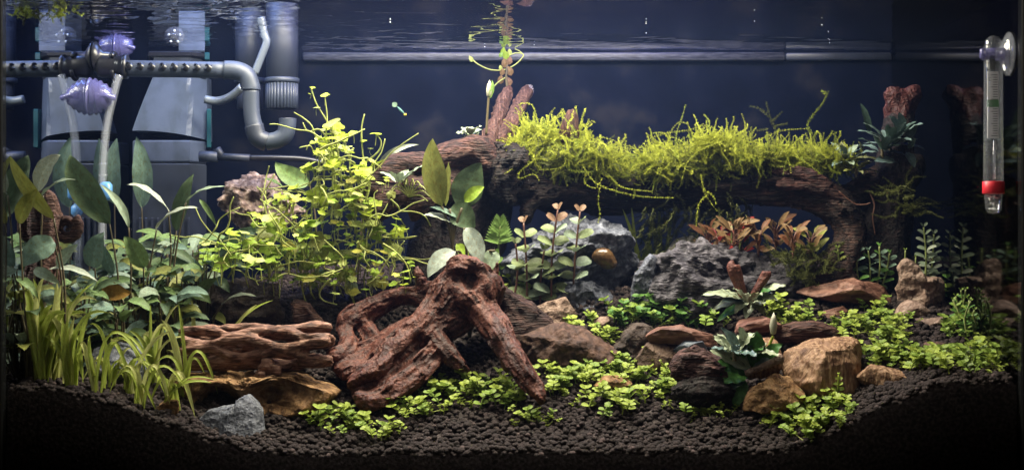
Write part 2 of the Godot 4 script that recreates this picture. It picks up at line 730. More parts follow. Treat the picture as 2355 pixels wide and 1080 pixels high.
func make_materials() -> void:
	var im := Image.create(64, 128, false, Image.FORMAT_RGB8)
	var bl := noise(0.045, 3)
	for y in 128:
		for x in 64:
			var u := absf(x / 63.0 - 0.5) * 2.0
			var v := y / 127.0
			var g := 0.70 + 0.20 * bl.get_noise_2d(x, y) + 0.14 * bl.get_noise_2d(x * 4.0 + 90.0, y * 4.0)
			var side := fposmod(v * 7.0 - u * 1.3, 1.0)
			g += 0.10 * exp(-pow((side - 0.5) * 9.0, 2.0)) * (1.0 - u)
			g += 0.20 * exp(-pow(u * 9.0, 2.0))
			g -= 0.10 * maxf(0.0, u - 0.85) / 0.15
			var spot := clampf((bl.get_noise_2d(x * 2.2 + 300.0, y * 2.2) - 0.28) * 4.0, 0.0, 0.75)
			g = clampf(g, 0.0, 1.0)
			im.set_pixel(x, y, Color(g, g, g * 0.96).lerp(Color(0.62, 0.40, 0.18), spot).linear_to_srgb())
	M["veins"] = ImageTexture.create_from_image(im)
	var fine := ntex(noise(0.03, 21, 0, 5), [])
	var ridged := ntex(noise(0.02, 22, 1, 5), [])
	var pits := ntex(noise(0.03, 23, 2, 3), [])
	M["fine"] = fine
	M["ridged"] = ridged
	M["pits"] = pits
	# stone
	mineral("lace_rock", [Color(0.03, 0.020, 0.017), Color(0.17, 0.11, 0.085), Color(0.50, 0.40, 0.35)], 0.018, 16.0, ridged, 0.16, 31)
	mineral("grey_stone", [Color(0.04, 0.044, 0.056), Color(0.10, 0.106, 0.13), Color(0.24, 0.245, 0.27)], 0.035, 20.0, ridged, 0.10, 32)
	mineral("lava_grey", [Color(0.024, 0.027, 0.040), Color(0.085, 0.091, 0.120), Color(0.25, 0.26, 0.31)], 0.022, 18.0, ridged, 0.13, 33)
	mineral("creased_grey", [Color(0.006, 0.0055, 0.008), Color(0.026, 0.023, 0.029), Color(0.13, 0.117, 0.138)], 0.016, 14.0, ridged, 0.20, 34, 0.7, 1, Vector3(0.55, 1.5, 1.0))
	mineral("pale_stone", [Color(0.30, 0.28, 0.24), Color(0.50, 0.47, 0.42), Color(0.60, 0.57, 0.52)], 0.02, 18.0, fine, 0.06, 35)
	mineral("ochre_stone", [Color(0.04, 0.020, 0.009), Color(0.19, 0.095, 0.036), Color(0.40, 0.25, 0.12)], 0.018, 15.0, ridged, 0.14, 36)
	mineral("orange_stone", [Color(0.075, 0.034, 0.018), Color(0.20, 0.105, 0.055), Color(0.42, 0.27, 0.16)], 0.014, 12.0, ridged, 0.14, 37, 0.65, 1, Vector3(1.6, 0.6, 1.6))
	mineral("brown_stone", [Color(0.018, 0.009, 0.007), Color(0.06, 0.031, 0.021), Color(0.125, 0.068, 0.046)], 0.018, 14.0, fine, 0.10, 38)
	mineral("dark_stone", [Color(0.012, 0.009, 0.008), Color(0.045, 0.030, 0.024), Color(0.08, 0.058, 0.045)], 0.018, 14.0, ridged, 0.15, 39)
	mineral("red_slate", [Color(0.05, 0.020, 0.014), Color(0.15, 0.070, 0.050), Color(0.32, 0.19, 0.14)], 0.018, 14.0, ridged, 0.10, 40, 0.6, 0, Vector3(0.4, 1.8, 1.0))
	mineral("tan_stone", [Color(0.07, 0.042, 0.03), Color(0.20, 0.13, 0.10), Color(0.36, 0.27, 0.22)], 0.018, 16.0, ridged, 0.14, 41)
	mineral("blue_slate", [Color(0.03, 0.038, 0.055), Color(0.075, 0.09, 0.12), Color(0.13, 0.145, 0.17)], 0.02, 14.0, fine, 0.04, 42, 0.45)
	# wood
	mineral("red_wood", [Color(0.040, 0.012, 0.009), Color(0.085, 0.026, 0.018), Color(0.155, 0.060, 0.038)], 0.022, 20.0, ridged, 0.10, 51, 0.6)
	mineral("dark_wood", [Color(0.014, 0.007, 0.006), Color(0.055, 0.025, 0.020), Color(0.15, 0.082, 0.064)], 0.022, 16.0, ridged, 0.22, 52, 0.75, 0, Vector3(0.3, 2.0, 1.8))
	mineral("upright_wood", [Color(0.010, 0.005, 0.004), Color(0.045, 0.020, 0.015), Color(0.15, 0.082, 0.064)], 0.022, 16.0, ridged, 0.20, 56, 0.75, 0, Vector3(2.0, 0.3, 2.0))
	mineral("black_wood", [Color(0.003, 0.0025, 0.0025), Color(0.010, 0.0065, 0.007), Color(0.028, 0.016, 0.016)], 0.022, 16.0, ridged, 0.14, 53, 0.8)
	mineral("cactus_wood", [Color(0.07, 0.030, 0.020), Color(0.19, 0.092, 0.062), Color(0.36, 0.22, 0.16)], 0.02, 26.0, ridged, 0.07, 54, 0.65, 0, Vector3(0.3, 1.6, 1.6))
	mineral("soil_clay", [Color(0.012, 0.009, 0.0085), Color(0.036, 0.026, 0.025), Color(0.075, 0.057, 0.054)], 0.03, 20.0, fine, 0.05, 55, 0.85)
	# equipment and tank
	var grime := ntex(noise(0.012, 64, 0, 6), [Color(0.68, 0.70, 0.64), Color(0.92, 0.93, 0.92), Color(1, 1, 1)])
	plain("filter_grey", Color(0.060, 0.076, 0.126), 0.42, 0.5)
	plain("filter_light", Color(0.080, 0.102, 0.160), 0.40, 0.5)
	plain("filter_dark", Color(0.022, 0.027, 0.042), 0.45, 0.5)
	plain("pipe_grey", Color(0.036, 0.046, 0.076), 0.5, 0.5)
	plain("pipe_dark", Color(0.020, 0.025, 0.044), 0.5, 0.5)
	for gm in ["filter_grey", "filter_light", "filter_dark", "pipe_grey", "pipe_dark"]:
		M[gm].albedo_texture = grime
		M[gm].uv1_triplanar = true
		M[gm].uv1_scale = Vector3(9, 6, 9)
	plain("black_rubber", Color(0.012, 0.012, 0.016), 0.32, 0.5)
	plain("black_trim", Color(0.004, 0.004, 0.004), 0.6, 0.2)
	plain("teal_plastic", Color(0.006, 0.06, 0.075), 0.4, 0.5)
	pane("lilac_silicone", Color(0.13, 0.125, 0.32), 0.6, 0.22)
	plain("blue_plastic", Color(0.10, 0.26, 0.55), 0.3, 0.5)
	plain("hose_grey", Color(0.11, 0.13, 0.16), 0.3, 0.5)
	plain("paper_white", Color(0.62, 0.6, 0.64), 0.7, 0.3)
	plain("scale_green", Color(0.06, 0.17, 0.07), 0.7, 0.3)
	plain("scale_ink", Color(0.05, 0.05, 0.06), 0.7, 0.3)
	plain("red_ring", Color(0.55, 0.015, 0.03), 0.4, 0.5)
	plain("steel_shot", Color(0.5, 0.5, 0.5), 0.25, 0.5, 1.0)
	plain("bubble_white", Color(0.7, 0.75, 0.8), 0.15, 0.6)
	pane("clear_glass", Color(0.85, 0.9, 1.0), 0.06)
	pane("front_pane", Color(0.9, 0.95, 1.0), 0.01, 0.0)
	pane("clear_silicone", Color(0.6, 0.63, 0.75), 0.16)
	pane("water_skin", Color(0.5, 0.6, 0.8), 0.02, 0.0)
	var back := plain("back_film", Color.WHITE, 0.6, 0.12)
	back.albedo_texture = ntex(noise(0.008, 61, 0, 6), [Color(0.0013, 0.0022, 0.0068), Color(0.0017, 0.0029, 0.0088), Color(0.0026, 0.0040, 0.011), Color(0.0105, 0.0105, 0.015)])
	back.uv1_triplanar = true
	back.uv1_scale = Vector3(4.0, 4.0, 4.0)
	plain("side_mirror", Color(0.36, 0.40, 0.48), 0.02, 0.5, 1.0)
	plain("side_mirror_shaded", Color(0.022, 0.023, 0.03), 0.06, 0.5, 1.0)  # right pane: the dimmer light there is put into a darker mirror colour
	var sheen := plain("waterline_sheen", Color.WHITE, 0.45, 0.5)  # pale tint standing in for the lit waterline
	sheen.albedo_texture = ntex(noise(0.02, 62, 0, 6), [Color(0.008, 0.009, 0.016), Color(0.028, 0.030, 0.042), Color(0.075, 0.078, 0.095)])
	sheen.uv1_triplanar = true
	sheen.uv1_scale = Vector3(6.0, 40.0, 40.0)
	var lamp := plain("lamp_glow", Color(0.8, 0.8, 0.8), 0.5)
	lamp.emission_enabled = true
	lamp.emission = Color(1.0, 0.95, 0.9)
	lamp.emission_energy_multiplier = 2.0
	var lampb := plain("added_glow_blue", Color(0.7, 0.8, 0.9), 0.5)  # glow of the two added bluish lights
	lampb.emission_enabled = true
	lampb.emission = Color(0.55, 0.7, 1.0)
	lampb.emission_energy_multiplier = 2.0
	# foliage
	foliage("crypt_dark", Color(0.075, 0.115, 0.06), 0.5, 0.52)
	foliage("crypt_green", Color(0.13, 0.20, 0.075), 0.6, 0.52)
	foliage("crypt_pale", Color(0.21, 0.27, 0.20), 0.5, 0.52)
	foliage("crypt_teal", Color(0.13, 0.20, 0.16), 0.5, 0.52)
	foliage("crypt_olive", Color(0.20, 0.215, 0.055), 0.6, 0.52)
	foliage("crypt_brown", Color(0.22, 0.12, 0.025), 0.6, 0.52)
	foliage("crypt_grey", Color(0.30, 0.34, 0.28), 0.4, 0.52)
	foliage("crypt_silver", Color(0.22, 0.26, 0.23), 0.4, 0.52)
	foliage("strap_green", Color(0.33, 0.40, 0.075), 1.0, 0.4)
	foliage("strap_pale", Color(0.46, 0.48, 0.17), 1.0, 0.4)
	foliage("penny_bright", Color(0.31, 0.39, 0.042), 0.8, 0.4)
	foliage("penny_mid", Color(0.24, 0.35, 0.045), 0.8, 0.4)
	foliage("penny_pale", Color(0.37, 0.43, 0.13), 0.7, 0.4)
	foliage("penny_yellow", Color(0.34, 0.33, 0.06), 0.7, 0.45)
	foliage("penny_old", Color(0.20, 0.22, 0.06), 0.5, 0.5)
	foliage("penny_stem", Color(0.36, 0.40, 0.13), 0.6, 0.45)
	foliage("carpet_bright", Color(0.30, 0.38, 0.07), 0.8, 0.45)
	foliage("carpet_mid", Color(0.20, 0.29, 0.055), 0.8, 0.45)
	foliage("carpet_deep", Color(0.09, 0.19, 0.045), 0.7, 0.4)
	foliage("bacopa", Color(0.19, 0.235, 0.12), 0.6, 0.4)
	foliage("bacopa_pink", Color(0.19, 0.115, 0.075), 0.6, 0.45)
	foliage("fern_light", Color(0.23, 0.38, 0.10), 0.8, 0.45)
	foliage("rotala_orange", Color(0.15, 0.065, 0.035), 0.7, 0.45)
	foliage("rotala_tan", Color(0.18, 0.115, 0.06), 0.7, 0.45)
	foliage("rotala_red", Color(0.28, 0.03, 0.03), 0.8, 0.45)
	foliage("bush_dark", Color(0.05, 0.085, 0.072), 0.3, 0.33)
	foliage("bush_blue", Color(0.10, 0.15, 0.15), 0.3, 0.3)
	foliage("bush_olive", Color(0.13, 0.14, 0.07), 0.4, 0.4)
	foliage("bush_white", Color(0.30, 0.35, 0.25), 0.4, 0.3)
	foliage("bush_green", Color(0.045, 0.12, 0.03), 0.5, 0.38)
	foliage("moss_bright", Color(0.36, 0.40, 0.05), 0.7, 0.6)
	foliage("moss_mid", Color(0.22, 0.27, 0.035), 0.7, 0.6)
	foliage("moss_olive", Color(0.17, 0.19, 0.03), 0.6, 0.6)
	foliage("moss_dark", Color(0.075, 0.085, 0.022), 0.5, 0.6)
	plain("stem_brown", Color(0.075, 0.06, 0.03), 0.5)
	plain("stem_green", Color(0.16, 0.19, 0.06), 0.5)
	plain("stem_red", Color(0.11, 0.05, 0.035), 0.5)
	plain("fuzz_grey", Color(0.34, 0.30, 0.36), 0.9)
	plain("root_white", Color(0.30, 0.29, 0.21), 0.6)


# ---------------------------------------------------------------- tank, water, soil
func tank() -> void:
	var th := thing("aquarium", "rectangular glass aquarium with dark blue back and black front corners", "aquarium", Vector3(0, 0, -DEP / 2))
	var x := 0.30
	var top := 0.352
	var mb := MB.new()
	box(mb, Vector3(-x - 0.006, 0, -DEP - 0.006), Vector3(x + 0.006, top, -DEP))
	put(mb, "back_pane", M["back_film"], th, true)
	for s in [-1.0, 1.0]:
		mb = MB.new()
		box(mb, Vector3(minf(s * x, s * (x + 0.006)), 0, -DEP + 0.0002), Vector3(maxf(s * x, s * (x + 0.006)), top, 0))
		put(mb, "side_pane", M["side_mirror" if s < 0.0 else "side_mirror_shaded"], th, true)
		mb = MB.new()
		box(mb, Vector3(minf(s * (x - 0.0005), s * (x + 0.03)), -0.02, 0.0065), Vector3(maxf(s * (x - 0.0005), s * (x + 0.03)), top, 0.012), 0.001)
		put(mb, "corner_trim", M["black_trim"], th, true)
	mb = MB.new()
	box(mb, Vector3(-x, 0.0, 0.0003), Vector3(x, top, 0.006))
	put(mb, "front_pane", M["front_pane"], th, true)
	mb = MB.new()
	box(mb, Vector3(-x, -0.008, -DEP), Vector3(x, -0.001, 0.006))
	put(mb, "bottom_pane", M["black_trim"], th, true)
	# bar added along the back for the lit meniscus, brightness put into its colour
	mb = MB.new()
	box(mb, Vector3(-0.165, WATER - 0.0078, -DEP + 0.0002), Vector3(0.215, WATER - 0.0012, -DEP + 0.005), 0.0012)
	put(mb, "meniscus_bar", M["waterline_sheen"], th)
	mb = MB.new()
	box(mb, Vector3(0.2152, WATER - 0.0074, -DEP + 0.0002), Vector3(x - 0.001, WATER - 0.0014, -DEP + 0.0044), 0.0012)
	put(mb, "meniscus_bar_dim", M["filter_dark"], th)  # darker end of the added bar, where the bright band fades
	# lamp hood over the tank, out of the picture
	var h := thing("lamp_bar", "black lamp bar with a long white light above the tank", "lamp", Vector3(0.0, WATER + 0.09, -0.098))
	mb = MB.new()
	box(mb, Vector3(-0.25, WATER + 0.088, -0.16), Vector3(0.25, WATER + 0.11, -0.036), 0.003)
	put(mb, "housing", M["black_trim"], h, true)
	mb = MB.new()
	box(mb, Vector3(-0.215, WATER + 0.0856, -0.1485), Vector3(0.185, WATER + 0.0876, -0.0635))
	put(mb, "light_panel", M["lamp_glow"], h, true)
	h = thing("added_blue_light", "narrow blue strip light added above the tank to tint the back", "lamp", Vector3(0.02, WATER + 0.086, -0.205))  # unseen strip, added for a blue tint on the back wall
	mb = MB.new()
	box(mb, Vector3(-0.16, WATER + 0.088, -0.215), Vector3(0.20, WATER + 0.10, -0.195), 0.003)
	put(mb, "housing", M["black_trim"], h, true)
	mb = MB.new()
	box(mb, Vector3(-0.15, WATER + 0.0856, -0.210), Vector3(0.19, WATER + 0.0876, -0.200))
	put(mb, "light_panel", M["added_glow_blue"], h, true)
	h = thing("added_filter_light", "small unseen bluish light added above the filter", "lamp", Vector3(-0.225, WATER + 0.085, -0.215))  # unseen light, added for a cool cast on the filter
	mb = MB.new()
	box(mb, Vector3(-0.275, WATER + 0.084, -0.245), Vector3(-0.2, WATER + 0.10, -0.2115), 0.003)
	put(mb, "housing", M["black_trim"], h, true)
	mb = MB.new()
	box(mb, Vector3(-0.27, WATER + 0.081, -0.24), Vector3(-0.2, WATER + 0.0835, -0.19))
	put(mb, "light_panel", M["added_glow_blue"], h, true)
	var fog := FogVolume.new()
	fog.name = "water_haze"
	fog.size = Vector3(2 * x - 0.002, WATER - 0.004, DEP - 0.004)
	fog.position = Vector3(0, (WATER - 0.004) / 2.0, -DEP / 2)
	var fm := FogMaterial.new()
	fm.albedo = Color(0.50, 0.66, 1.0)
	fm.density = 0.05
	fog.material = fm
	add_child(fog)
	tag(fog, "faintly cloudy water filling the tank", "water", "", "stuff")
	# water surface, rippled most at the outlet on the left
	mb = MB.new()
	var nx := 260
	var nz := 70
	for i in nx + 1:
		for j in nz + 1:
			var px := lerpf(-x, x, float(i) / nx)
			var pz := lerpf(-DEP, 0.0, float(j) / nz)
			var near := exp(-pow((px + 0.17) / 0.085, 2.0))
			var y := WATER + (0.00025 + 0.0017 * near) * fb.get_noise_3d(px * 700.0, 3.0, pz * 1500.0) + 0.00012 * sin(px * 60.0 + pz * 130.0)
			mb.add(Vector3(px, y, pz), Vector2(float(i) / nx, float(j) / nz))
	for i in nx:
		for j in nz:
			var a := i * (nz + 1) + j
			mb.quad(a, a + nz + 1, a + nz + 2, a + 1)
	structure(mb, "water_surface", M["water_skin"])


func substrate() -> void:
	var mb := MB.new()
	var nx := 170
	var nz := 90
	for i in nx + 1:
		for j in nz + 1:
			var px := lerpf(-0.2995, 0.2995, float(i) / nx)
			var d := lerpf(0.998, 0.004, float(j) / nz)
			mb.add(Vector3(px, soil(px, d) - 0.0018 - 0.014 * exp(-d * 45.0), -DEP * d), Vector2(px, d))
	for i in nx:
		for j in nz:
			var a := i * (nz + 1) + j
			mb.quad(a, a + nz + 1, a + nz + 2, a + 1)
	structure(mb, "soil_bed", M["soil_clay"])
	mb = MB.new()
	for i in nx + 1:   # the cut face against the front glass
		var px := lerpf(-0.2995, 0.2995, float(i) / nx)
		mb.add(Vector3(px, soil(px, 0.004) - 0.0022, -DEP * 0.0025))
		mb.add(Vector3(px, 0.0, -DEP * 0.0025))
		if i > 0:
			var q := mb.v.size() - 4
			mb.quad(q + 1, q, q + 2, q + 3)
	structure(mb, "soil_front_face", M["soil_clay"], true)
	var g := MB.new()
	ball(g, Vector3.ZERO, Vector3.ONE, 0.2, 2.0)
	var mm := MultiMesh.new()
	mm.transform_format = MultiMesh.TRANSFORM_3D
	mm.use_colors = true
	mm.mesh = g.mesh(Vector3.ZERO)
	mm.mesh.surface_set_material(0, M["soil_clay"])
	var n := 44000
	mm.instance_count = n
	var r := RandomNumberGenerator.new()
	r.seed = 77
	for k in n:
		var px := r.randf_range(-0.298, 0.298)
		var d := pow(r.randf(), 1.25) * 0.98 + 0.0075
		var rad := r.randf_range(0.0012, 0.0022)
		var p := Vector3(px, soil(px, d) + r.randf_range(-0.0030, 0.0006) - 0.004 * r.randf() * exp(-d * 60.0), -DEP * d)
		if k % 12 == 0:
			d = 0.0125
			p = Vector3(px, soil(px, d) - 0.05 * pow(r.randf(), 1.5), -DEP * d)
		var b := Basis(Vector3(r.randf() - 0.5, r.randf() - 0.5, r.randf() - 0.5).normalized(), r.randf() * TAU).scaled(Vector3(rad, rad * r.randf_range(0.75, 1.0), rad))
		mm.set_instance_transform(k, Transform3D(b, p))
		var s := r.randf_range(0.55, 1.25) if r.randf() < 0.97 else 2.6
		mm.set_instance_color(k, Color(s * 1.04, s * 0.98, s * 0.97))
	var mi := MultiMeshInstance3D.new()
	mi.name = "soil_granules"
	mi.multimesh = mm
	add_child(mi)
	tag(mi, "round dark brown soil granules covering the tank floor", "soil", "", "stuff")


# ---------------------------------------------------------------- filter, pipes, thermometer
func poly(px: Array, d_list: Array) -> Array:
	var out := []
	for i in px.size():
		var p := at(px[i], 540.0, d_list[i])
		out.append(Vector2(p.x, p.z))
	return out


func yat(y: float, d: float) -> float:
	return at(0, y, d).y


func equipment() -> void:
	var d := 0.86
	# internal filter box
	var f := thing("internal_filter", "grey box filter with a tapered hood standing against the back left corner", "aquarium filter", gat(388, 0.92))
	var plan := poly([304, 436, 474, 474, 304], [d, d, 0.915, 0.985, 0.985])
	var mb := MB.new()
	prism(mb, plan, yat(640, d), yat(375, d), 0.001)
	put(mb, "lower_body", M["filter_dark"], f, true)
	mb = MB.new()
	prism(mb, plan, yat(373, d), yat(322, d), 0.0012)
	put(mb, "middle_panel", M["filter_grey"], f, true)
	# hood: its lower edge is an arc, its left edge slants to the top
	mb = MB.new()
	var nseg := 14
	for lv in 9:
		var k := lv / 8.0
		for i in nseg + 1:
			var u := float(i) / nseg
			var xl := lerpf(303.0, 350.0, pow(k, 1.1))
			var px := lerpf(xl, 475.0, u)
			var arc := 296.0 + 26.0 * u * u + 4.0 * (1.0 - u)
			var py := lerpf(arc, 178.0, k)
			var dd := d + (0.0 if px < 436.0 else (px - 436.0) / 39.0 * 0.055) + 0.012 * k
			var p := at(px, py, dd)
			mb.add(p, Vector2(u, k))
		if lv > 0:
			for i in nseg:
				var q := (lv - 1) * (nseg + 1) + i
				mb.quad(q, q + nseg + 1, q + nseg + 2, q + 1)
	var fs := mb.v.size()   # back and sides
	for i in fs:
		var p := mb.v[i]
		p.z = -DEP * 0.985
		mb.add(p, mb.uv[i])
	for lv in 8:
		for i in nseg:
			var q := fs + lv * (nseg + 1) + i
			mb.quad(q + 1, q + nseg + 2, q + nseg + 1, q)
		for e in [0, nseg]:
			var q: int = lv * (nseg + 1) + e
			if e == 0:
				mb.quad(fs + q, fs + q + nseg + 1, q + nseg + 1, q)
			else:
				mb.quad(q, q + nseg + 1, fs + q + nseg + 1, fs + q)
	for i in nseg:
		mb.quad(fs + i, i, i + 1, fs + i + 1)
		var q := 8 * (nseg + 1) + i
		mb.quad(q, fs + q, fs + q + 1, q + 1)
	put(mb, "hood", M["filter_light"], f, true)
	mb = MB.new()
	prism(mb, poly([352, 436, 474, 474, 352], [0.875, 0.875, 0.92, 0.985, 0.985]), yat(177, d), yat(118, d), 0.001)
	put(mb, "pump_head", M["filter_dark"], f, true)
	mb = MB.new()
	prism(mb, poly([340, 440, 478, 478, 340], [0.87, 0.87, 0.91, 0.985, 0.985]), yat(129, d), yat(116, d), 0.001)
	put(mb, "lid", M["black_rubber"], f, true)
	mb = MB.new()
	prism(mb, poly([410, 470, 470, 410], [0.895, 0.895, 0.98, 0.98]), yat(115, d), yat(20, d), 0.001)
	put(mb, "intake_tower", M["filter_light"], f, true)
	for c in [[470, 481, 62, 94], [470, 481, 120, 138], [475, 485, 250, 340]]:
		mb = MB.new()
		prism(mb, poly([c[0], c[1], c[1], c[0]], [0.90, 0.90, 0.96, 0.96]), yat(c[3], 0.9), yat(c[2], 0.9), 0.0008)
		put(mb, "clip", M["teal_plastic"], f, true)
	for i in 9:
		mb = MB.new()
		var gx := 318.0 + i * 14.0
		prism(mb, poly([gx, gx + 6, gx + 6, gx], [0.852, 0.852, 0.858, 0.858]), yat(600, d), yat(500, d), 0.0005)
		put(mb, "intake_rib", M["pipe_dark"], f, true)
	# spray bar
	var sd := 0.64
	var s := thing("spray_bar", "grey spray bar with eight outlet holes bending down into a hook pipe", "spray bar", at(420, 160, sd))
	mb = MB.new()
	tube(mb, curve([W(282, 157, sd, 19), W(400, 159, sd, 19), W(518, 161, sd, 19)], 4), 20)
	put(mb, "outlet_pipe", M["pipe_grey"], s)
	for i in 8:
		mb = MB.new()
		var p := at(300 + i * 26.0, 154.0 + i * 0.5, sd) + Vector3(0, 0, 17.0 * sc(sd))
		var ax := Vector3(-0.75, 0.35, 0.75).normalized()
		var r := 7.5 * sc(sd)
		lathe(mb, p - ax * 0.001, ax, [[0.0, r * 1.25], [0.0032, r * 1.1], [0.0032, r * 0.65], [0.0002, r * 0.6], [0.0002, 0.0]], 12)
		put(mb, "outlet_hole", M["black_rubber"], s)
	mb = MB.new()
	tube(mb, curve([W(516, 161, sd, 22), W(545, 163, sd, 22), W(566, 174, sd, 22), W(575, 198, sd, 22), W(576, 206, sd, 22)], 5), 20)
	put(mb, "elbow", M["pipe_grey"], s)
	mb = MB.new()
	tube(mb, curve([W(576, 206, sd, 19), W(578, 260, sd, 19), W(584, 292, sd, 20)], 5), 20)
	put(mb, "down_pipe", M["pipe_grey"], s)
	mb = MB.new()
	tube(mb, curve([W(583, 288, sd, 22), W(592, 315, sd, 22), W(614, 327, sd, 22)], 5), 20)
	put(mb, "bend", M["pipe_dark"], s)
	mb = MB.new()
	var hook := curve([W(612, 326, sd, 20), W(636, 322, sd, 20), W(654, 310, sd, 20), W(660, 290, sd, 20), W(661, 274, sd, 20)], 5)
	tube(mb, hook, 20, 0.0, 0.0, Color.WHITE, Color.WHITE, false)
	put(mb, "hook_end", M["pipe_grey"], s)
	mb = MB.new()
	lathe(mb, xyz(hook[-1]), Vector3(0, 1, 0), [[0.0, 20 * sc(sd)], [0.0006, 20 * sc(sd)], [0.0006, 15 * sc(sd)], [-0.006, 14 * sc(sd)], [-0.006, 0.0]], 20)
	put(mb, "pipe_mouth", M["pipe_dark"], s)
	mb = MB.new()
	lathe(mb, at(228, 152, sd), Vector3(1, -0.02, 0), [[-0.001, 0.0], [-0.001, 24 * sc(sd)], [0.002, 27 * sc(sd)], [0.010, 25 * sc(sd)], [0.017, 24 * sc(sd)], [0.017, 28 * sc(sd)], [0.020, 28 * sc(sd)], [0.020, 0.0]], 24)
	put(mb, "end_cap", M["black_rubber"], s)
	var c := thing("suction_clamp", "black suction cup clamp holding the spray bar to the left glass", "suction cup", at(222, 130, sd))
	mb = MB.new()
	var gx := at(222, 130, sd)
	gx.x = -0.2996
	lathe(mb, gx, Vector3(1, 0, 0), [[0.0, 34 * sc(sd)], [0.0008, 35 * sc(sd)], [0.004, 22 * sc(sd)], [0.006, 12 * sc(sd)], [0.011, 11 * sc(sd)], [0.011, 0.0]], 24)
	put(mb, "cup", M["black_rubber"], c)
	mb = MB.new()
	var ring := []
	for i in 17:
		var a := TAU * i / 16.0 * 0.82 + 0.7
		var q := at(262, 152, sd) + Vector3(0, sin(a), cos(a)) * 30.0 * sc(sd)
		ring.append(Vector4(q.x, q.y, q.z, 5.0 * sc(sd)))
	tube(mb, ring, 8)
	put(mb, "clamp_ring", M["black_rubber"], c)
	# standpipes at the back
	for e in [[648.0, 0.84, 37.0, "wide grey standpipe with a ribbed collar behind the hook pipe", 252.0], [574.0, 0.93, 34.0, "plain grey standpipe half hidden behind the spray bar elbow", 350.0]]:
		var t := thing("standpipe", e[3], "pipe", at(e[0], e[4], e[1]))
		mb = MB.new()
		var top := at(e[0], 100, e[1])
		var ptop := Vector4(top.x, WATER + 0.03, top.z, e[2] * sc(e[1]))
		var low := W(e[0], 186, e[1], e[2])
		tube(mb, [low, ptop], 28)
		put(mb, "pipe", M["pipe_dark"], t)
		mb = MB.new()
		lathe(mb, at(e[0], 190, e[1]), Vector3(0, 1, 0), [[0.0, 0.0], [0.0, (e[2] + 2) * sc(e[1])], [0.0004, (e[2] + 3) * sc(e[1])], [0.0032, (e[2] + 3) * sc(e[1])], [0.0036, e[2] * sc(e[1])]], 28)
		put(mb, "collar", M["pipe_grey"], t)
		var core := MB.new()
		tube(core, [W(e[0], 250, e[1], e[2] - 4), W(e[0], 191, e[1], e[2] - 4)], 24)
		put(core, "strainer", M["pipe_dark"], t)
		if e[1] < 0.9:
			for i in 14:
				mb = MB.new()
				var a := PI * (i + 0.5) / 14.0
				var o: Vector3 = Vector3(cos(a), 0, sin(a)) * (e[2] - 3.0) * sc(e[1])
				var p0: Vector3 = at(e[0], 250, e[1]) + o
				var p1: Vector3 = at(e[0], 192, e[1]) + o
				tube(mb, [Vector4(p0.x, p0.y, p0.z, 4.5 * sc(e[1])), Vector4(p1.x, p1.y, p1.z, 4.0 * sc(e[1]))], 6)
				put(mb, "rib", M["pipe_grey"], t)
	# the little tee and its thin tube
	var td := 0.80
	var t := thing("airline_tee", "small grey tee fitting with a thin black tube leading right", "tube fitting", at(500, 360, td))
	mb = MB.new()
	tube(mb, [W(458, 360, td, 13), W(500, 360, td, 13)], 16)
	put(mb, "fitting", M["pipe_grey"], t)
	mb = MB.new()
	tube(mb, [W(510, 362, td, 9), W(498, 341, td, 9)], 14)
	put(mb, "branch", M["pipe_dark"], t)
	mb = MB.new()
	tube(mb, [W(500, 360, td, 9), W(574, 363, td, 9)], 14)
	put(mb, "spout", M["pipe_dark"], t)
	mb = MB.new()
	tube(mb, curve([W(570, 363, td, 7), W(640, 363, td, 7), W(700, 366, td, 7), W(750, 378, td, 7), W(780, 400, td, 7)], 5), 10)
	put(mb, "thin_tube", M["black_rubber"], t)
	# clear hoses
	var hoses := [[[W(470, 228, 0.82, 10), W(500, 232, 0.82, 10), W(530, 222, 0.8, 10), W(556, 200, 0.78, 10)], "short clear hose looping right from the filter hood", 0.82],
		[[W(600, 40, 0.78, 9), W(606, 72, 0.78, 9), W(612, 96, 0.78, 9), W(602, 125, 0.78, 9), W(585, 168, 0.78, 9)], "clear hose hanging beside the wide standpipe", 0.78]]
	for h in hoses:
		mb = MB.new()
		tube(mb, curve(h[0], 6), 12)
		var o := put(mb, "clear_hose", M["hose_grey"], null, false, xyz(h[0][0]))
		tag(o, h[1], "hose")
	# glass pipe with its lilac cups on the left glass
	var gd := 0.60
	var g := thing("glass_pipe", "slender clear glass pipe slanting down beside the left glass", "glass pipe", at(236, 480, gd))
	mb = MB.new()
	tube(mb, curve([W(272, 172, gd, 10), W(258, 225, gd, 10), W(244, 290, gd, 10), W(236, 380, gd, 10), W(234, 480, gd, 10), W(234, 640, gd, 10)], 5), 16)
	put(mb, "outer_tube", M["clear_glass"], g)
	mb = MB.new()
	tube(mb, curve([W(272, 172, gd, 6), W(258, 225, gd, 6), W(244, 290, gd, 6), W(236, 380, gd, 6), W(234, 480, gd, 6), W(234, 640, gd, 6)], 5), 10)
	put(mb, "inner_tube", M["clear_silicone"], g)
	for e in [[378.0, 13.0], [404.0, 12.0]]:
		mb = MB.new()
		lathe(mb, at(236, e[0], gd), Vector3(0, 1, 0), [[0, 0.003], [0.0005, 0.0036], [0.001, 0.003]], 16)
		put(mb, "glass_bead", M["clear_silicone"], g)
	mb = MB.new()
	box(mb, at(228, 460, gd) - Vector3(0, 0, 0.004), at(256, 418, gd) + Vector3(0, 0, 0.004), 0.002)
	box(mb, at(222, 500, gd) - Vector3(0, 0, 0.003), at(250, 466, gd) + Vector3(0, 0, 0.003), 0.003)
	put(mb, "blue_holder", M["blue_plastic"], g)
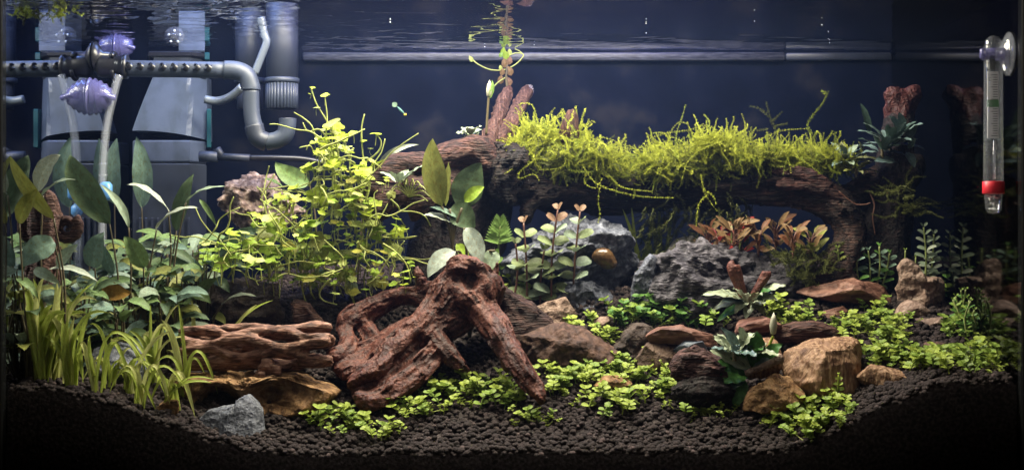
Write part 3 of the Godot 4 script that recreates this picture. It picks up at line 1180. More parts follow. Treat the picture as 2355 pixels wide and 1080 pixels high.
	for e in [[225.0, 222.0, 0.60, 44.0, "lilac ridged suction cup gripping the glass pipe"], [262.0, 108.0, 0.84, 32.0, "lilac ridged suction cup just under the water surface"]]:
		var cu := thing("lilac_cup", e[4], "suction cup", at(e[0], e[1], e[2]), "lilac cups on the left glass")
		var base := at(e[0], e[1], e[2])
		base.x = -0.2996
		var pr := []
		var r: float = e[3] * sc(e[2])
		for i in 9:
			var k := i / 8.0
			pr.append([k * r * 1.1, r * (1.0 - 0.55 * k * k) * (1.0 if i % 2 == 0 else 0.84)])
		pr.append([r * 1.1, 0.0])
		mb = MB.new()
		lathe(mb, base, Vector3(1, 0, 0), pr, 24)
		put(mb, "cup", M["lilac_silicone"], cu)
		mb = MB.new()
		tube(mb, curve([Vector4(base.x + r * 0.4, base.y, base.z + r * 0.5, r * 0.2), Vector4(base.x + r * 0.9, base.y, base.z + r * 0.55, r * 0.15), Vector4(base.x + r * 1.35, base.y - r * 0.1, base.z + r * 0.3, r * 0.16)], 4), 10)
		put(mb, "clip_arm", M["lilac_silicone"], cu)
	var cs := thing("clear_cup", "clear suction cup at the top of the filter's pump head", "suction cup", at(400, 84, 0.88))
	mb = MB.new()
	lathe(mb, at(400, 84, 0.885), Vector3(0.1, 0, 1), [[0.0, 0.0075], [0.001, 0.0076], [0.003, 0.005], [0.005, 0.003], [0.008, 0.0026], [0.008, 0.0]], 24)
	put(mb, "cup", M["clear_silicone"], cs)
	for i in 5:
		mb = MB.new()
		var a := TAU * i / 5.0 + 0.3
		ball(mb, at(400, 84, 0.86) + Vector3(cos(a), sin(a), 0) * 0.0045, Vector3.ONE * 0.0011)
		put(mb, "bead", M["bubble_white"], cs)
	# thermometer
	var hd := 0.045
	var k := sc(hd)
	var tm := thing("thermometer", "glass thermometer with a red ring held upright near the right glass", "thermometer", at(2286, 495, hd))
	mb = MB.new()
	lathe(mb, at(2286, 492, hd), Vector3(0, 1, 0), [[0.0, 0.0], [2 * k, 12 * k], [12 * k, 18 * k], [60 * k, 22 * k], [80 * k, 23 * k], [385 * k, 21 * k], [398 * k, 18 * k], [408 * k, 10 * k], [411 * k, 0.0]], 24)
	put(mb, "glass_tube", M["clear_glass"], tm)
	mb = MB.new()
	box(mb, at(2272, 318, hd) - Vector3(0, 0, 0.0006), at(2298, 164, hd), 0.0002)
	var strip := put(mb, "scale_strip", M["paper_white"], tm, true)
	mb = MB.new()
	box(mb, at(2271.5, 246, hd) + Vector3(0, 0, 0.0001), at(2298.5, 229, hd) + Vector3(0, 0, 0.0003))
	put(mb, "green_band", M["scale_green"], strip, true)
	for i in 26:
		if i in [11, 12, 13]:
			continue
		mb = MB.new()
		var ty := 172.0 + i * 5.6
		box(mb, at(2285 if i % 5 else 2281, ty + 0.7, hd) + Vector3(0, 0, 0.0001), at(2296, ty - 0.7, hd) + Vector3(0, 0, 0.0002))
		put(mb, "scale_mark", M["scale_ink"], strip, true)
	var tx := TextMesh.new()
	tx.text = "C"
	var font := SystemFont.new()
	font.font_names = PackedStringArray(["Droid Sans"])
	tx.font = font
	tx.font_size = 16
	tx.pixel_size = 0.00018
	tx.depth = 0.0001
	inst(tx, "lettering", M["scale_ink"], strip, Transform3D(Basis(Vector3(0, 0, 1), 0.0), at(2278, 182, hd) + Vector3(0, 0, 0.0003)))
	mb = MB.new()
	box(mb, at(2277, 160, hd), at(2290, 128, hd) - Vector3(0, 0, 0.001))
	put(mb, "dark_stub", M["black_rubber"], tm, true)
	mb = MB.new()
	tube(mb, [W(2288, 412, hd, 3), W(2288, 322, hd, 3)], 8)
	put(mb, "capillary", M["clear_silicone"], tm)
	mb = MB.new()
	lathe(mb, at(2286, 445, hd), Vector3(0, 1, 0), [[0, 22 * k], [0, 24 * k], [1 * k, 25 * k], [27 * k, 25 * k], [28 * k, 24 * k], [28 * k, 21 * k]], 24)
	put(mb, "red_ring", M["red_ring"], tm)
	var rr := RandomNumberGenerator.new()
	rr.seed = 4
	for i in 34:
		mb = MB.new()
		var a := rr.randf() * TAU
		var q := at(2286, 486 - rr.randf() * 34.0, hd) + Vector3(cos(a), 0, sin(a)) * 9.0 * k * sqrt(rr.randf())
		ball(mb, q, Vector3.ONE * 3.2 * k)
		put(mb, "shot", M["steel_shot"], tm)
	mb = MB.new()
	lathe(mb, at(2286, 137, hd), Vector3(0, 1, 0), [[0, 21 * k], [0, 26 * k], [24 * k, 26 * k], [24 * k, 21 * k]], 24)
	var clip := put(mb, "clip_ring", M["lilac_silicone"], tm)
	mb = MB.new()
	box(mb, at(2252, 136, hd) + Vector3(0, 0, 0.001), at(2264, 113, hd) + Vector3(0, 0, 0.005), 0.0006)
	put(mb, "clip_lug", M["lilac_silicone"], clip)
	var hc := thing("thermometer_cup", "pale lilac suction cup fixing the thermometer to the right glass", "suction cup", Vector3(0.2996, at(0, 125, hd).y, -DEP * hd))
	mb = MB.new()
	lathe(mb, Vector3(0.2996, at(0, 123, hd).y, -DEP * hd - 0.002), Vector3(-1, 0, 0), [[0.0, 0.0], [0.0, 50 * k], [0.0006, 51 * k], [0.003, 34 * k], [0.005, 16 * k], [0.0075, 13 * k], [0.0075, 0.0]], 28)
	put(mb, "cup", M["clear_silicone"], hc)
	mb = MB.new()
	lathe(mb, Vector3(0.2990, at(0, 128, hd).y, -DEP * hd - 0.002), Vector3(-1, 0, 0), [[0.0, 0.0], [0.0, 24 * k], [0.004, 18 * k], [0.006, 0.0]], 20)
	put(mb, "cup_core", M["lilac_silicone"], hc)


# ---------------------------------------------------------------- stones
func stones() -> void:
	stone("lace_rock", "pinkish pitted rock with a rounded top behind the left plants", "rock", [[505, 475], [530, 430], [568, 403], [612, 408], [650, 442], [692, 482], [650, 520], [560, 515]], 0.72, 0.022, M["lace_rock"], 3, 0.26, 7, [[536, 470, 24, 0.007], [602, 462, 30, 0.006], [650, 478, 20, 0.008]])
	faces = [[Vector3(-0.35, 0.35, 0.85), 0.45], [Vector3(0.62, 0.25, 0.72), 0.5]]
	stone("grey_stone", "pale grey pointed stone in the front left corner of the soil", "stone", [[436, 985], [480, 944], [540, 934], [571, 903], [600, 925], [608, 1012], [580, 1026], [458, 1018]], 0.07, 0.016, M["grey_stone"], 12, 0.08, 7)
	stone("grey_stone", "dull blue grey stone among the strap grass on the left", "stone", [[192, 872], [224, 802], [255, 787], [328, 796], [350, 832], [340, 868], [260, 882]], 0.17, 0.018, M["grey_stone"], 14, 0.09, 6)
	stone("ochre_slab", "long ochre slab with dark hollows under the cholla log", "stone", [[372, 905], [400, 860], [520, 868], [600, 866], [700, 842], [748, 860], [770, 900], [745, 945], [690, 958], [560, 945], [430, 950]], 0.16, 0.020, M["ochre_stone"], 15, 0.20, 4, [[510, 915, 52, 0.024], [610, 905, 40, 0.012], [660, 900, 60, 0.012], [415, 900, 22, 0.01]])
	stone("orange_chip", "small orange brown stone below the strap grass", "stone", [[352, 940], [375, 915], [410, 920], [412, 960], [375, 964]], 0.06, 0.006, M["ochre_stone"], 16, 0.18, 4)
	stone("brown_rock", "dark brown rock wall behind the cholla log", "rock", [[466, 720], [480, 655], [560, 638], [640, 650], [655, 740], [640, 780], [480, 780]], 0.44, 0.014, M["dark_stone"], 17, 0.18, 5, [], -0.3)
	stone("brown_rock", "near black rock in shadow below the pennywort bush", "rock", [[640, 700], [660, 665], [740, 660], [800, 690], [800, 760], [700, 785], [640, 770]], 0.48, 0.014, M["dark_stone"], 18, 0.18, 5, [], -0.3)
	stone("orange_ball_stone", "small rounded orange red stone beside the pennywort", "stone", [[799, 455], [810, 432], [840, 428], [853, 450], [836, 473], [810, 470]], 0.50, 0.007, M["orange_stone"], 19, 0.09, 2)
	stone("lava_rock", "rounded blue grey lava rock with a brown snail on it", "rock", [[1150, 612], [1200, 575], [1290, 520], [1375, 502], [1438, 530], [1464, 588], [1445, 642], [1385, 668], [1300, 650], [1190, 650]], 0.56, 0.022, M["lava_grey"], 20, 0.21, 3, [[1345, 590, 30, 0.012]])
	stone("lava_rock", "low dark grey lava rock at the foot of the rounded one", "rock", [[1270, 695], [1288, 662], [1340, 649], [1392, 664], [1421, 696], [1405, 720], [1300, 722]], 0.48, 0.014, M["lava_grey"], 21, 0.21, 4, [[1350, 690, 26, 0.005]])
	stone("grey_pebble", "single small grey pebble on the soil by the lava rock", "pebble", [[1228, 692], [1240, 672], [1265, 670], [1276, 686], [1262, 700], [1238, 702]], 0.50, 0.006, M["lava_grey"], 22, 0.12, 3)
	stone("creased_rock", "large dark grey creased rock in the middle of the tank", "rock", [[1462, 700], [1475, 630], [1512, 592], [1600, 572], [1720, 576], [1832, 590], [1852, 645], [1830, 725], [1640, 745], [1500, 742]], 0.50, 0.026, M["creased_grey"], 23, 0.22, 5, [[1660, 625, 40, 0.004]])
	stone("creased_rock", "narrow pale grey rock leaning against the large creased rock", "rock", [[1450, 702], [1460, 630], [1496, 584], [1512, 600], [1495, 660], [1482, 715]], 0.46, 0.010, M["lava_grey"], 24, 0.15, 3)
	stone("pale_rock", "pale cream rock peeping out above the creased rock", "rock", [[1522, 590], [1558, 551], [1590, 543], [1614, 560], [1622, 592]], 0.64, 0.012, M["pale_stone"], 25, 0.12, 3)
	faces = [[Vector3(-0.3, 0.35, 0.88), 0.4], [Vector3(0.75, 0.2, 0.6), 0.55]]
	stone("flat_stone", "grey tan broken plate standing below the lava rock", "stone", [[1208, 720], [1258, 697], [1300, 683], [1326, 722], [1326, 762], [1290, 775], [1230, 765]], 0.41, 0.009, M["tan_stone"], 26, 0.09, 6)
	faces = [[Vector3(-0.1, 0.15, 0.97), 0.5], [Vector3(0.4, 0.5, 0.7), 0.6], [Vector3(0.0, 0.9, 0.4), 0.75]]
	stone("terrace_stone", "wide dark brown terrace stone right of the red driftwood leg", "stone", [[1165, 850], [1185, 772], [1290, 752], [1362, 770], [1412, 800], [1414, 860], [1330, 880], [1190, 880]], 0.33, 0.022, M["brown_stone"], 27, 0.15, 7)
	stone("terrace_stone", "near black block beside the brown terrace stone", "stone", [[1392, 800], [1440, 742], [1500, 752], [1512, 800], [1470, 850], [1400, 862]], 0.36, 0.014, M["dark_stone"], 28, 0.15, 6)
	stone("terrace_stone", "flat tan grey stone under the reddish slate", "stone", [[1446, 850], [1488, 786], [1548, 780], [1572, 802], [1562, 852]], 0.30, 0.010, M["tan_stone"], 29, 0.09, 6, [], 0.0, "", Color(0.42, 0.40, 0.38), Color(0.62, 0.58, 0.52))
	stone("blue_slate", "smooth dark blue slate stone in the middle terrace", "stone", [[1548, 805], [1574, 782], [1616, 784], [1634, 815], [1612, 842], [1554, 840]], 0.28, 0.009, M["blue_slate"], 30, 0.04, 5)
	stone("red_slate", "thin reddish slate lying on the terrace", "stone", [[1488, 772], [1510, 752], [1570, 749], [1640, 770], [1654, 796], [1600, 792], [1500, 788]], 0.30, 0.011, M["red_slate"], 31, 0.12, 4)
	stone("tan_pebble", "small pitted tan stone left of the green carpet", "stone", [[1358, 762], [1370, 727], [1400, 726], [1414, 750], [1400, 768]], 0.40, 0.006, M["tan_stone"], 32, 0.18, 4)
	stone("front_stone", "flat yellowish stone half buried between carpet patches", "stone", [[1366, 888], [1390, 864], [1440, 861], [1458, 882], [1430, 898]], 0.21, 0.009, M["ochre_stone"], 33, 0.09, 4)
	faces = [[Vector3(0.25, 0.12, 0.96), 0.42], [Vector3(-0.05, 0.95, 0.3), 0.66], [Vector3(-0.72, 0.35, 0.6), 0.50], [Vector3(0.8, 0.25, 0.5), 0.62]]
	stone("orange_boulder", "big orange boulder with brown streaks at the right front", "rock", [[1796, 840], [1812, 800], [1880, 780], [1968, 773], [1996, 800], [2006, 880], [1992, 912], [1900, 915], [1826, 900]], 0.16, 0.026, M["orange_stone"], 34, 0.075, 4)
	stone("orange_stone", "rough orange stone at the lower left of the big boulder", "stone", [[1710, 942], [1728, 890], [1788, 860], [1842, 868], [1846, 935], [1782, 952]], 0.125, 0.012, M["ochre_stone"], 35, 0.15, 6)
	faces = [[Vector3(-0.3, 0.2, 0.9), 0.4], [Vector3(0.3, 0.85, 0.4), 0.5]]
	stone("orange_stone", "low wedge of orange stone right of the big boulder", "stone", [[1968, 870], [2010, 832], [2070, 853], [2128, 880], [2122, 905], [2020, 912]], 0.115, 0.014, M["orange_stone"], 36, 0.09, 5)
	stone("orange_stone", "orange stone behind the wavy leaved plant", "stone", [[1700, 835], [1730, 786], [1790, 778], [1816, 820], [1790, 870], [1720, 870]], 0.20, 0.012, M["orange_stone"], 37, 0.15, 6)
	stone("orange_slab", "flat orange brown slab jutting from the right slope", "stone", [[1826, 670], [1880, 655], [1960, 644], [2050, 659], [2062, 690], [2030, 703], [1900, 692]], 0.48, 0.018, M["red_slate"], 38, 0.11, 4, [], 0.0, "", Color(0.9, 0.85, 0.8), Color(1, 1, 1))
	stone("upright_rock", "upright jagged tan rock near the right glass", "rock", [[2062, 700], [2068, 612], [2085, 595], [2110, 608], [2122, 638], [2172, 640], [2180, 705], [2140, 715]], 0.47, 0.012, M["tan_stone"], 39, 0.20, 5, [[2128, 660, 16, 0.004]])
	stone("tan_stone", "small pointed tan stone below the upright rock", "stone", [[2050, 735], [2078, 700], [2100, 689], [2140, 715], [2132, 735]], 0.41, 0.010, M["tan_stone"], 40, 0.12, 5)
	stone("tan_stone", "squared tan stone on the right slope", "stone", [[2098, 758], [2110, 732], [2190, 727], [2198, 760], [2120, 768]], 0.34, 0.009, M["tan_stone"], 41, 0.09, 6)
	stone("tan_stone", "brownish stone half hidden by the right front carpet", "stone", [[2086, 805], [2105, 791], [2170, 789], [2188, 818], [2150, 842], [2100, 838]], 0.22, 0.009, M["brown_stone"], 42, 0.09, 5, [], 0.0, "", Color(1.6, 1.5, 1.4), Color(2.0, 1.9, 1.8))
	stone("red_chip", "thin reddish sliver of stone under the orange slab", "stone", [[1866, 742], [1890, 716], [1942, 704], [1950, 716], [1892, 748]], 0.42, 0.005, M["red_slate"], 43, 0.12, 3)
	stone("red_slate", "rounded reddish stone between the two wavy leaved plants", "stone", [[1690, 765], [1700, 735], [1758, 726], [1796, 745], [1792, 775]], 0.32, 0.011, M["red_slate"], 44, 0.08, 3, [], 0.0, "", Color(0.8, 0.75, 0.8), Color(1, 0.95, 1.0))


# ---------------------------------------------------------------- driftwood
func limb(pts: Array) -> Array:
	var out := []
	for p in pts:
		out.append(W(p[0], p[1], p[2], p[3]))
	return out


func limb_part(th: Node3D, called: String, paths: Array, mat: Material, cell: float, grain: float, seed_: float, ca: Color, cb: Color, dents := [], soft := 0.006) -> void:
	var limbs := []
	for p in paths:
		limbs.append(limb(p))
	var mb := wood(limbs, cell, soft, grain, seed_, ca, cb, dents)
	put(mb, called, mat, th)


func driftwood() -> void:
	var a := Color(0.55, 0.5, 0.5)
	var b := Color(1.25, 1.2, 1.15)
	# the long log
	var lg := thing("long_driftwood", "long dark driftwood log arching across the tank under yellow moss", "driftwood", gat(1055, 0.52))
	limb_part(lg, "log_body", [
		[[1060, 380, 0.56, 34], [1130, 405, 0.59, 46], [1220, 430, 0.6, 50], [1350, 440, 0.62, 46], [1500, 445, 0.62, 40], [1650, 435, 0.62, 44], [1780, 425, 0.61, 42]],
		[[1160, 355, 0.55, 26], [1180, 370, 0.54, 34], [1150, 420, 0.53, 26], [1165, 455, 0.53, 14]],
		[[1270, 440, 0.56, 20], [1225, 470, 0.55, 14], [1210, 500, 0.55, 8]],
	], M["dark_wood"], 0.0016, 0.0052, 3.0, a * 0.06, b * 0.20)  # near black tint: shade under the moss put into the colour, plus algae
	limb_part(lg, "arched_root", [
		[[1720, 432, 0.615, 36], [1800, 424, 0.60, 42], [1870, 438, 0.585, 40], [1928, 474, 0.57, 36], [1955, 535, 0.56, 31], [1934, 600, 0.55, 31], [1900, 670, 0.54, 38]],
		[[1930, 470, 0.59, 28], [1990, 435, 0.60, 26], [2040, 410, 0.60, 30]],
		[[1945, 520, 0.54, 10], [1958, 560, 0.53, 11], [1948, 620, 0.52, 12], [1965, 670, 0.51, 14]],
	], M["dark_wood"], 0.0015, 0.0040, 6.0, a * 0.16, b * 0.62)
	limb_part(lg, "highlight_ridge", [
		[[1780, 398, 0.57, 13], [1830, 396, 0.55, 15], [1870, 410, 0.54, 15], [1915, 440, 0.54, 13], [1958, 470, 0.55, 10], [1972, 500, 0.56, 6]],
		[[1800, 425, 0.55, 12], [1860, 428, 0.54, 13], [1905, 448, 0.54, 11], [1935, 480, 0.55, 8]],
	], M["dark_wood"], 0.0011, 0.0022, 4.0, Color(0.28, 0.21, 0.23), Color(1.15, 0.95, 1.0), [], 0.003)  # ridge tinted paler, its highlight put into the colour
	limb_part(lg, "knotted_end", [
		[[1120, 395, 0.56, 32], [1095, 350, 0.54, 34], [1060, 348, 0.53, 22], [1030, 362, 0.52, 24], [1022, 372, 0.52, 15]],
		[[1095, 345, 0.53, 30], [1120, 375, 0.54, 26]],
		[[1050, 352, 0.54, 24], [985, 372, 0.52, 20], [930, 376, 0.50, 20], [893, 388, 0.49, 20], [862, 422, 0.47, 20], [840, 455, 0.46, 12]],
		[[1080, 420, 0.55, 34], [1010, 430, 0.51, 26], [950, 440, 0.48, 24], [905, 450, 0.46, 24], [880, 478, 0.45, 18], [850, 500, 0.44, 9]],
		[[1010, 400, 0.50, 18], [985, 440, 0.47, 22], [965, 470, 0.46, 17], [955, 500, 0.46, 9]],
	], M["dark_wood"], 0.0012, 0.0020, 8.0, Color(0.25, 0.20, 0.19), Color(1.15, 0.98, 0.95))
	limb_part(lg, "leg", [
		[[1080, 400, 0.58, 44], [1068, 470, 0.57, 48], [1050, 560, 0.55, 48], [1040, 660, 0.52, 52]],
		[[1130, 420, 0.60, 40], [1140, 500, 0.6, 34], [1120, 580, 0.58, 30], [1100, 650, 0.56, 34]],
		[[1010, 440, 0.54, 24], [985, 520, 0.52, 24], [960, 600, 0.5, 26], [950, 680, 0.48, 26]],
	], M["black_wood"], 0.0018, 0.002, 5.0, a, b)
	for p in [
		["prong", [[1116, 350, 0.55, 17], [1138, 285, 0.66, 15], [1156, 236, 0.76, 13], [1169, 206, 0.82, 10]], "upright_wood", 1.5],
		["prong", [[1158, 325, 0.60, 17], [1182, 268, 0.70, 15], [1202, 228, 0.79, 13], [1214, 208, 0.84, 10]], "upright_wood", 1.6],
		["prong", [[1305, 320, 0.60, 16], [1312, 290, 0.60, 14], [1317, 262, 0.60, 7]], "upright_wood", 1.4],
	]:
		limb_part(lg, p[0], [p[1]], M[p[2]], 0.0010, 0.0016, 9.0, Color(0.8, 0.66, 0.6) * p[3] * 0.5, Color(1.1, 1.0, 0.95) * p[3])
	var fz := MB.new()   # the pale fuzz on the second prong
	var r := RandomNumberGenerator.new()
	r.seed = 9
	for i in 260:
		var u := r.randf()
		var c := at(1214, 206, 0.84).lerp(at(1196, 240, 0.77), u * u)
		var dir := Vector3(r.randf_range(-0.4, 1), r.randf_range(-0.3, 1), r.randf_range(-0.6, 1)).normalized()
		var e := c + dir * r.randf_range(0.003, 0.0055)
		var q := c + dir * 0.002
		var bend := Vector3(r.randf_range(-1, 1), r.randf_range(-1, 1), r.randf_range(-1, 1)) * 0.0012
		tube(fz, [Vector4(q.x, q.y, q.z, 0.00014), Vector4((q.x + e.x) / 2 + bend.x, (q.y + e.y) / 2 + bend.y, (q.z + e.z) / 2 + bend.z, 0.00012), Vector4(e.x, e.y, e.z, 0.00008)], 3, 0.0, 0.0, Color.WHITE, Color.WHITE, false)
	var fo := put(fz, "algae_fuzz", M["fuzz_grey"], lg)
	fo.set_meta("kind", "stuff")
	# fine roots hanging from the right end of the log
	for p in [[[1930, 440, 0.53], [1965, 468, 0.53], [1990, 470, 0.53], [2003, 466, 0.53]], [[1945, 455, 0.53], [1958, 470, 0.53], [1962, 490, 0.53], [1967, 505, 0.53]], [[2000, 440, 0.56], [2012, 470, 0.55], [2008, 500, 0.55], [2014, 540, 0.55]]]:
		var pts := []
		for q in p:
			pts.append(at(q[0], q[1], q[2]))
		stem(lg, pts, 0.0007, 0.0004, M["stem_red"], "root_hair")
	# dark upright stump at the right back
	var st := thing("upright_stump", "black upright driftwood stump in the right back corner", "driftwood", gat(2050, 0.60))
	limb_part(st, "stump_body", [
		[[2040, 640, 0.60, 50], [2046, 560, 0.60, 44], [2052, 470, 0.60, 44], [2056, 390, 0.60, 40], [2066, 310, 0.61, 32], [2074, 268, 0.61, 26]],
		[[2060, 420, 0.60, 26], [2100, 395, 0.58, 20], [2112, 372, 0.57, 12]],
		[[2000, 650, 0.57, 30], [1985, 560, 0.58, 26], [2020, 480, 0.60, 28]],
	], M["black_wood"], 0.0019, 0.002, 12.0, a, b)
	limb_part(st, "broken_top", [
		[[2075, 285, 0.61, 25], [2072, 250, 0.61, 24], [2066, 226, 0.61, 17], [2050, 215, 0.60, 7]],
		[[2076, 240, 0.61, 18], [2092, 222, 0.61, 11], [2107, 209, 0.61, 5]],
	], M["red_wood"], 0.0011, 0.003, 14.0, Color(0.35, 0.28, 0.42), Color(0.85, 0.75, 1.0))
	# the red driftwood in front
	var rw := thing("red_driftwood", "reddish brown spider wood stump with splayed legs in the centre foreground", "driftwood", gat(1050, 0.26))
	var ra := Color(0.36, 0.30, 0.30)
	var rb := Color(1.45, 1.25, 1.1)
	limb_part(rw, "stump_body", [
		[[1022, 640, 0.31, 13], [1038, 618, 0.30, 14], [1062, 608, 0.29, 15], [1095, 612, 0.29, 14], [1124, 636, 0.29, 16], [1138, 662, 0.29, 15], [1132, 692, 0.30, 12]],
		[[1085, 630, 0.34, 26], [1075, 680, 0.32, 46], [1050, 722, 0.31, 44], [1005, 750, 0.29, 40], [975, 780, 0.26, 34]],
		[[1112, 650, 0.28, 15], [1116, 690, 0.27, 16], [1104, 722, 0.27, 9], [1110, 732, 0.27, 5]],
		[[1040, 640, 0.30, 22], [1015, 690, 0.29, 28], [985, 730, 0.27, 30], [960, 770, 0.25, 28]],
		[[1060, 668, 0.28, 18], [1085, 690, 0.265, 22], [1098, 706, 0.26, 14]],
		[[1010, 655, 0.32, 17], [980, 668, 0.33, 12], [964, 640, 0.33, 8], [958, 626, 0.33, 5]],
		[[1080, 700, 0.31, 34], [1120, 730, 0.30, 28]],
		[[1126, 640, 0.31, 9], [1142, 622, 0.31, 6], [1138, 606, 0.31, 4]],
	], M["red_wood"], 0.0010, 0.0036, 21.0, ra, rb, [[at(1083, 646, 0.258), 0.0055], [at(1040, 672, 0.235), 0.004], [at(1030, 745, 0.225), 0.007]], 0.004)
	var crest := [[960, 735, 0.255], [918, 765, 0.225], [893, 796, 0.205], [872, 830, 0.18], [838, 848, 0.165], [800, 868, 0.16]]
	var hem := [[1010, 808, 0.24], [968, 858, 0.195], [918, 898, 0.160], [872, 920, 0.135], [845, 926, 0.125], [830, 922, 0.125]]
	var scoop := [[930, 742, 0.29], [888, 772, 0.275], [850, 790, 0.265], [812, 806, 0.26], [780, 815, 0.25], [768, 818, 0.24]]
	var sheets := []
	for k in 6:
		var u := k / 5.0
		var row := []
		var row2 := []
		for q in 6:
			var dip: float = 0.016 * sin(PI * u) - 0.012 * sin(u * 9.0)
			row.append([lerpf(crest[q][0], hem[q][0], u), lerpf(crest[q][1], hem[q][1], u), lerpf(crest[q][2], hem[q][2], u) + dip, (9.0 if k == 0 else 17.0) * (1.0 - 0.06 * q)])
			row2.append([lerpf(crest[q][0], scoop[q][0], u), lerpf(crest[q][1], scoop[q][1], u) + 10.0 * sin(PI * u), lerpf(crest[q][2], scoop[q][2], u) + 0.012, 13.0])
		sheets.append(row)
		if k > 0:
			sheets.append(row2)
	limb_part(rw, "root_foot", sheets, M["red_wood"], 0.0010, 0.0026, 22.0, ra, rb, [[at(862, 806, 0.17), 0.0035], [at(905, 875, 0.125), 0.004]], 0.003)
	limb_part(rw, "front_leg", [[[1098, 700, 0.28, 34], [1132, 745, 0.25, 27], [1168, 800, 0.20, 26], [1205, 856, 0.155, 22], [1234, 898, 0.125, 13], [1247, 918, 0.118, 5]]], M["red_wood"], 0.0009, 0.0026, 23.0, ra, rb * 1.1)
	limb_part(rw, "short_root", [[[988, 756, 0.26, 20], [1012, 790, 0.24, 17], [1036, 820, 0.225, 13], [1072, 850, 0.21, 6]]], M["red_wood"], 0.0010, 0.0026, 24.0, ra * 0.8, rb * 0.8)
	limb_part(rw, "looped_root", [[[1000, 700, 0.32, 16], [955, 678, 0.34, 15], [905, 682, 0.35, 18], [850, 708, 0.34, 21], [806, 736, 0.33, 19], [793, 758, 0.31, 13], [806, 790, 0.28, 16], [790, 818, 0.25, 16], [768, 815, 0.23, 10]], [[838, 752, 0.32, 10], [852, 770, 0.29, 14], [868, 800, 0.27, 12]]], M["red_wood"], 0.0010, 0.0026, 25.0, ra, rb)
	limb_part(rw, "back_root", [
		[[1118, 660, 0.33, 20], [1165, 690, 0.36, 20], [1212, 728, 0.37, 20], [1248, 752, 0.37, 20], [1264, 766, 0.37, 13]],
		[[1120, 740, 0.33, 26], [1180, 765, 0.36, 28], [1235, 762, 0.37, 22]],
		[[1150, 705, 0.36, 16], [1200, 775, 0.36, 20], [1256, 775, 0.36, 14]],
	], M["dark_wood"], 0.0014, 0.003, 26.0, Color(0.35, 0.32, 0.32), Color(0.85, 0.8, 0.8))
	# dark lumpy stump in front of the slate
	var ds := thing("lumpy_wood", "dark knobbly wood stub left of the wavy leaved plant", "driftwood", gat(1610, 0.16))
	limb_part(ds, "upper_stub", [[[1562, 858, 0.17, 18], [1575, 830, 0.17, 18], [1600, 818, 0.17, 17], [1620, 840, 0.18, 22], [1660, 862, 0.19, 26], [1690, 858, 0.2, 20]], [[1570, 850, 0.17, 16], [1600, 858, 0.17, 26], [1640, 872, 0.17, 24]]], M["dark_wood"], 0.0010, 0.003, 31.0, Color(0.5, 0.45, 0.5), Color(1.1, 1.0, 1.1))
	limb_part(ds, "lower_stub", [[[1575, 905, 0.15, 26], [1620, 900, 0.15, 28], [1670, 905, 0.16, 24]], [[1600, 880, 0.16, 20], [1660, 890, 0.17, 20]]], M["black_wood"], 0.0012, 0.003, 32.0, a, b)
	var bl := thing("small_log", "thin brown log lying behind the big orange boulder", "driftwood", gat(1860, 0.32))
	limb_part(bl, "bark", [[[1775, 770, 0.32, 15], [1830, 766, 0.32, 19], [1885, 764, 0.32, 18], [1920, 770, 0.32, 12]]], M["dark_wood"], 0.0011, 0.002, 33.0, Color(0.8, 0.7, 0.65), Color(1.5, 1.35, 1.2))
	var sl := thing("wood_sliver", "upright brown splinter of wood behind the right end of the cholla log", "driftwood", gat(720, 0.35))
	limb_part(sl, "splinter", [[[682, 702, 0.38, 9], [700, 712, 0.37, 13], [722, 738, 0.36, 10], [742, 762, 0.35, 8]], [[690, 705, 0.37, 8], [686, 730, 0.36, 8], [700, 760, 0.36, 6]]], M["dark_wood"], 0.0009, 0.002, 34.0, Color(0.9, 0.75, 0.6), Color(1.9, 1.6, 1.3))
	var lw := thing("mossy_root", "rough brown root with growth leaning on the left glass", "driftwood", gat(110, 0.24))
	limb_part(lw, "root_body", [[[112, 690, 0.24, 22], [116, 620, 0.24, 20], [110, 560, 0.24, 18], [118, 500, 0.245, 15], [110, 450, 0.24, 10]]], M["dark_wood"], 0.0012, 0.004, 35.0, Color(0.9, 0.8, 0.7), Color(1.9, 1.7, 1.5))
	# cholla log: strands that meet and part around the hollow
	var ch := thing("cholla_log", "hollow cholla cactus log with oval holes lying on the ochre slab", "cholla wood", at(590, 865, 0.18))
	var n := 10
	var p0 := at(424, 800, 0.185)
	var p1 := at(758, 796, 0.195)
	var ax := (p1 - p0).normalized()
	var up := (Vector3.UP - ax * ax.y).normalized()
	var fw := ax.cross(up)
	var rad := 43.0 * sc(0.18)
	var net := []
	for i in n:
		var pts := []
		for j in 13:
			var u := j / 12.0
			var ph := u * TAU * 1.9 + (PI if i % 2 else 0.0) + 0.5 * sin(i * 1.9)
			var ang := TAU * i / n + (0.235 + 0.03 * sin(i * 5.0 + u * 7.0)) * sin(ph) + 0.10 * fb.get_noise_2d(i * 77.0, u * 120.0) + 0.5 * (u - 0.5)
			var rr := rad * (1.0 + 0.10 * fb.get_noise_2d(u * 140.0, i * 50.0)) * (1.0 - 0.06 * absf(u - 0.5))
			var th := rad * (0.178 + 0.06 * fb.get_noise_2d(u * 200.0, i * 31.0))
			var ends := 0.03 * sin(i * 2.7)
			var e := p0.lerp(p1, u * (1.0 + ends) - ends * 0.5) + (up * cos(ang) + fw * sin(ang)) * rr
			pts.append(Vector4(e.x, e.y, e.z, th))
		net.append(pts)
	put(wood(net, 0.0008, 0.0036, 0.0014, 41.0, Color(0.35, 0.31, 0.29), Color(1.5, 1.4, 1.35)), "netted_wood", M["cactus_wood"], ch)
	var kn := MB.new()
	var kc := at(612, 842, 0.155)
	ball(kn, kc, Vector3(0.0058, 0.0055, 0.005), 0.5, 3.0)
	ball(kn, kc + Vector3(0.006, -0.002, 0.001), Vector3(0.004, 0.004, 0.004), 0.5, 4.0)
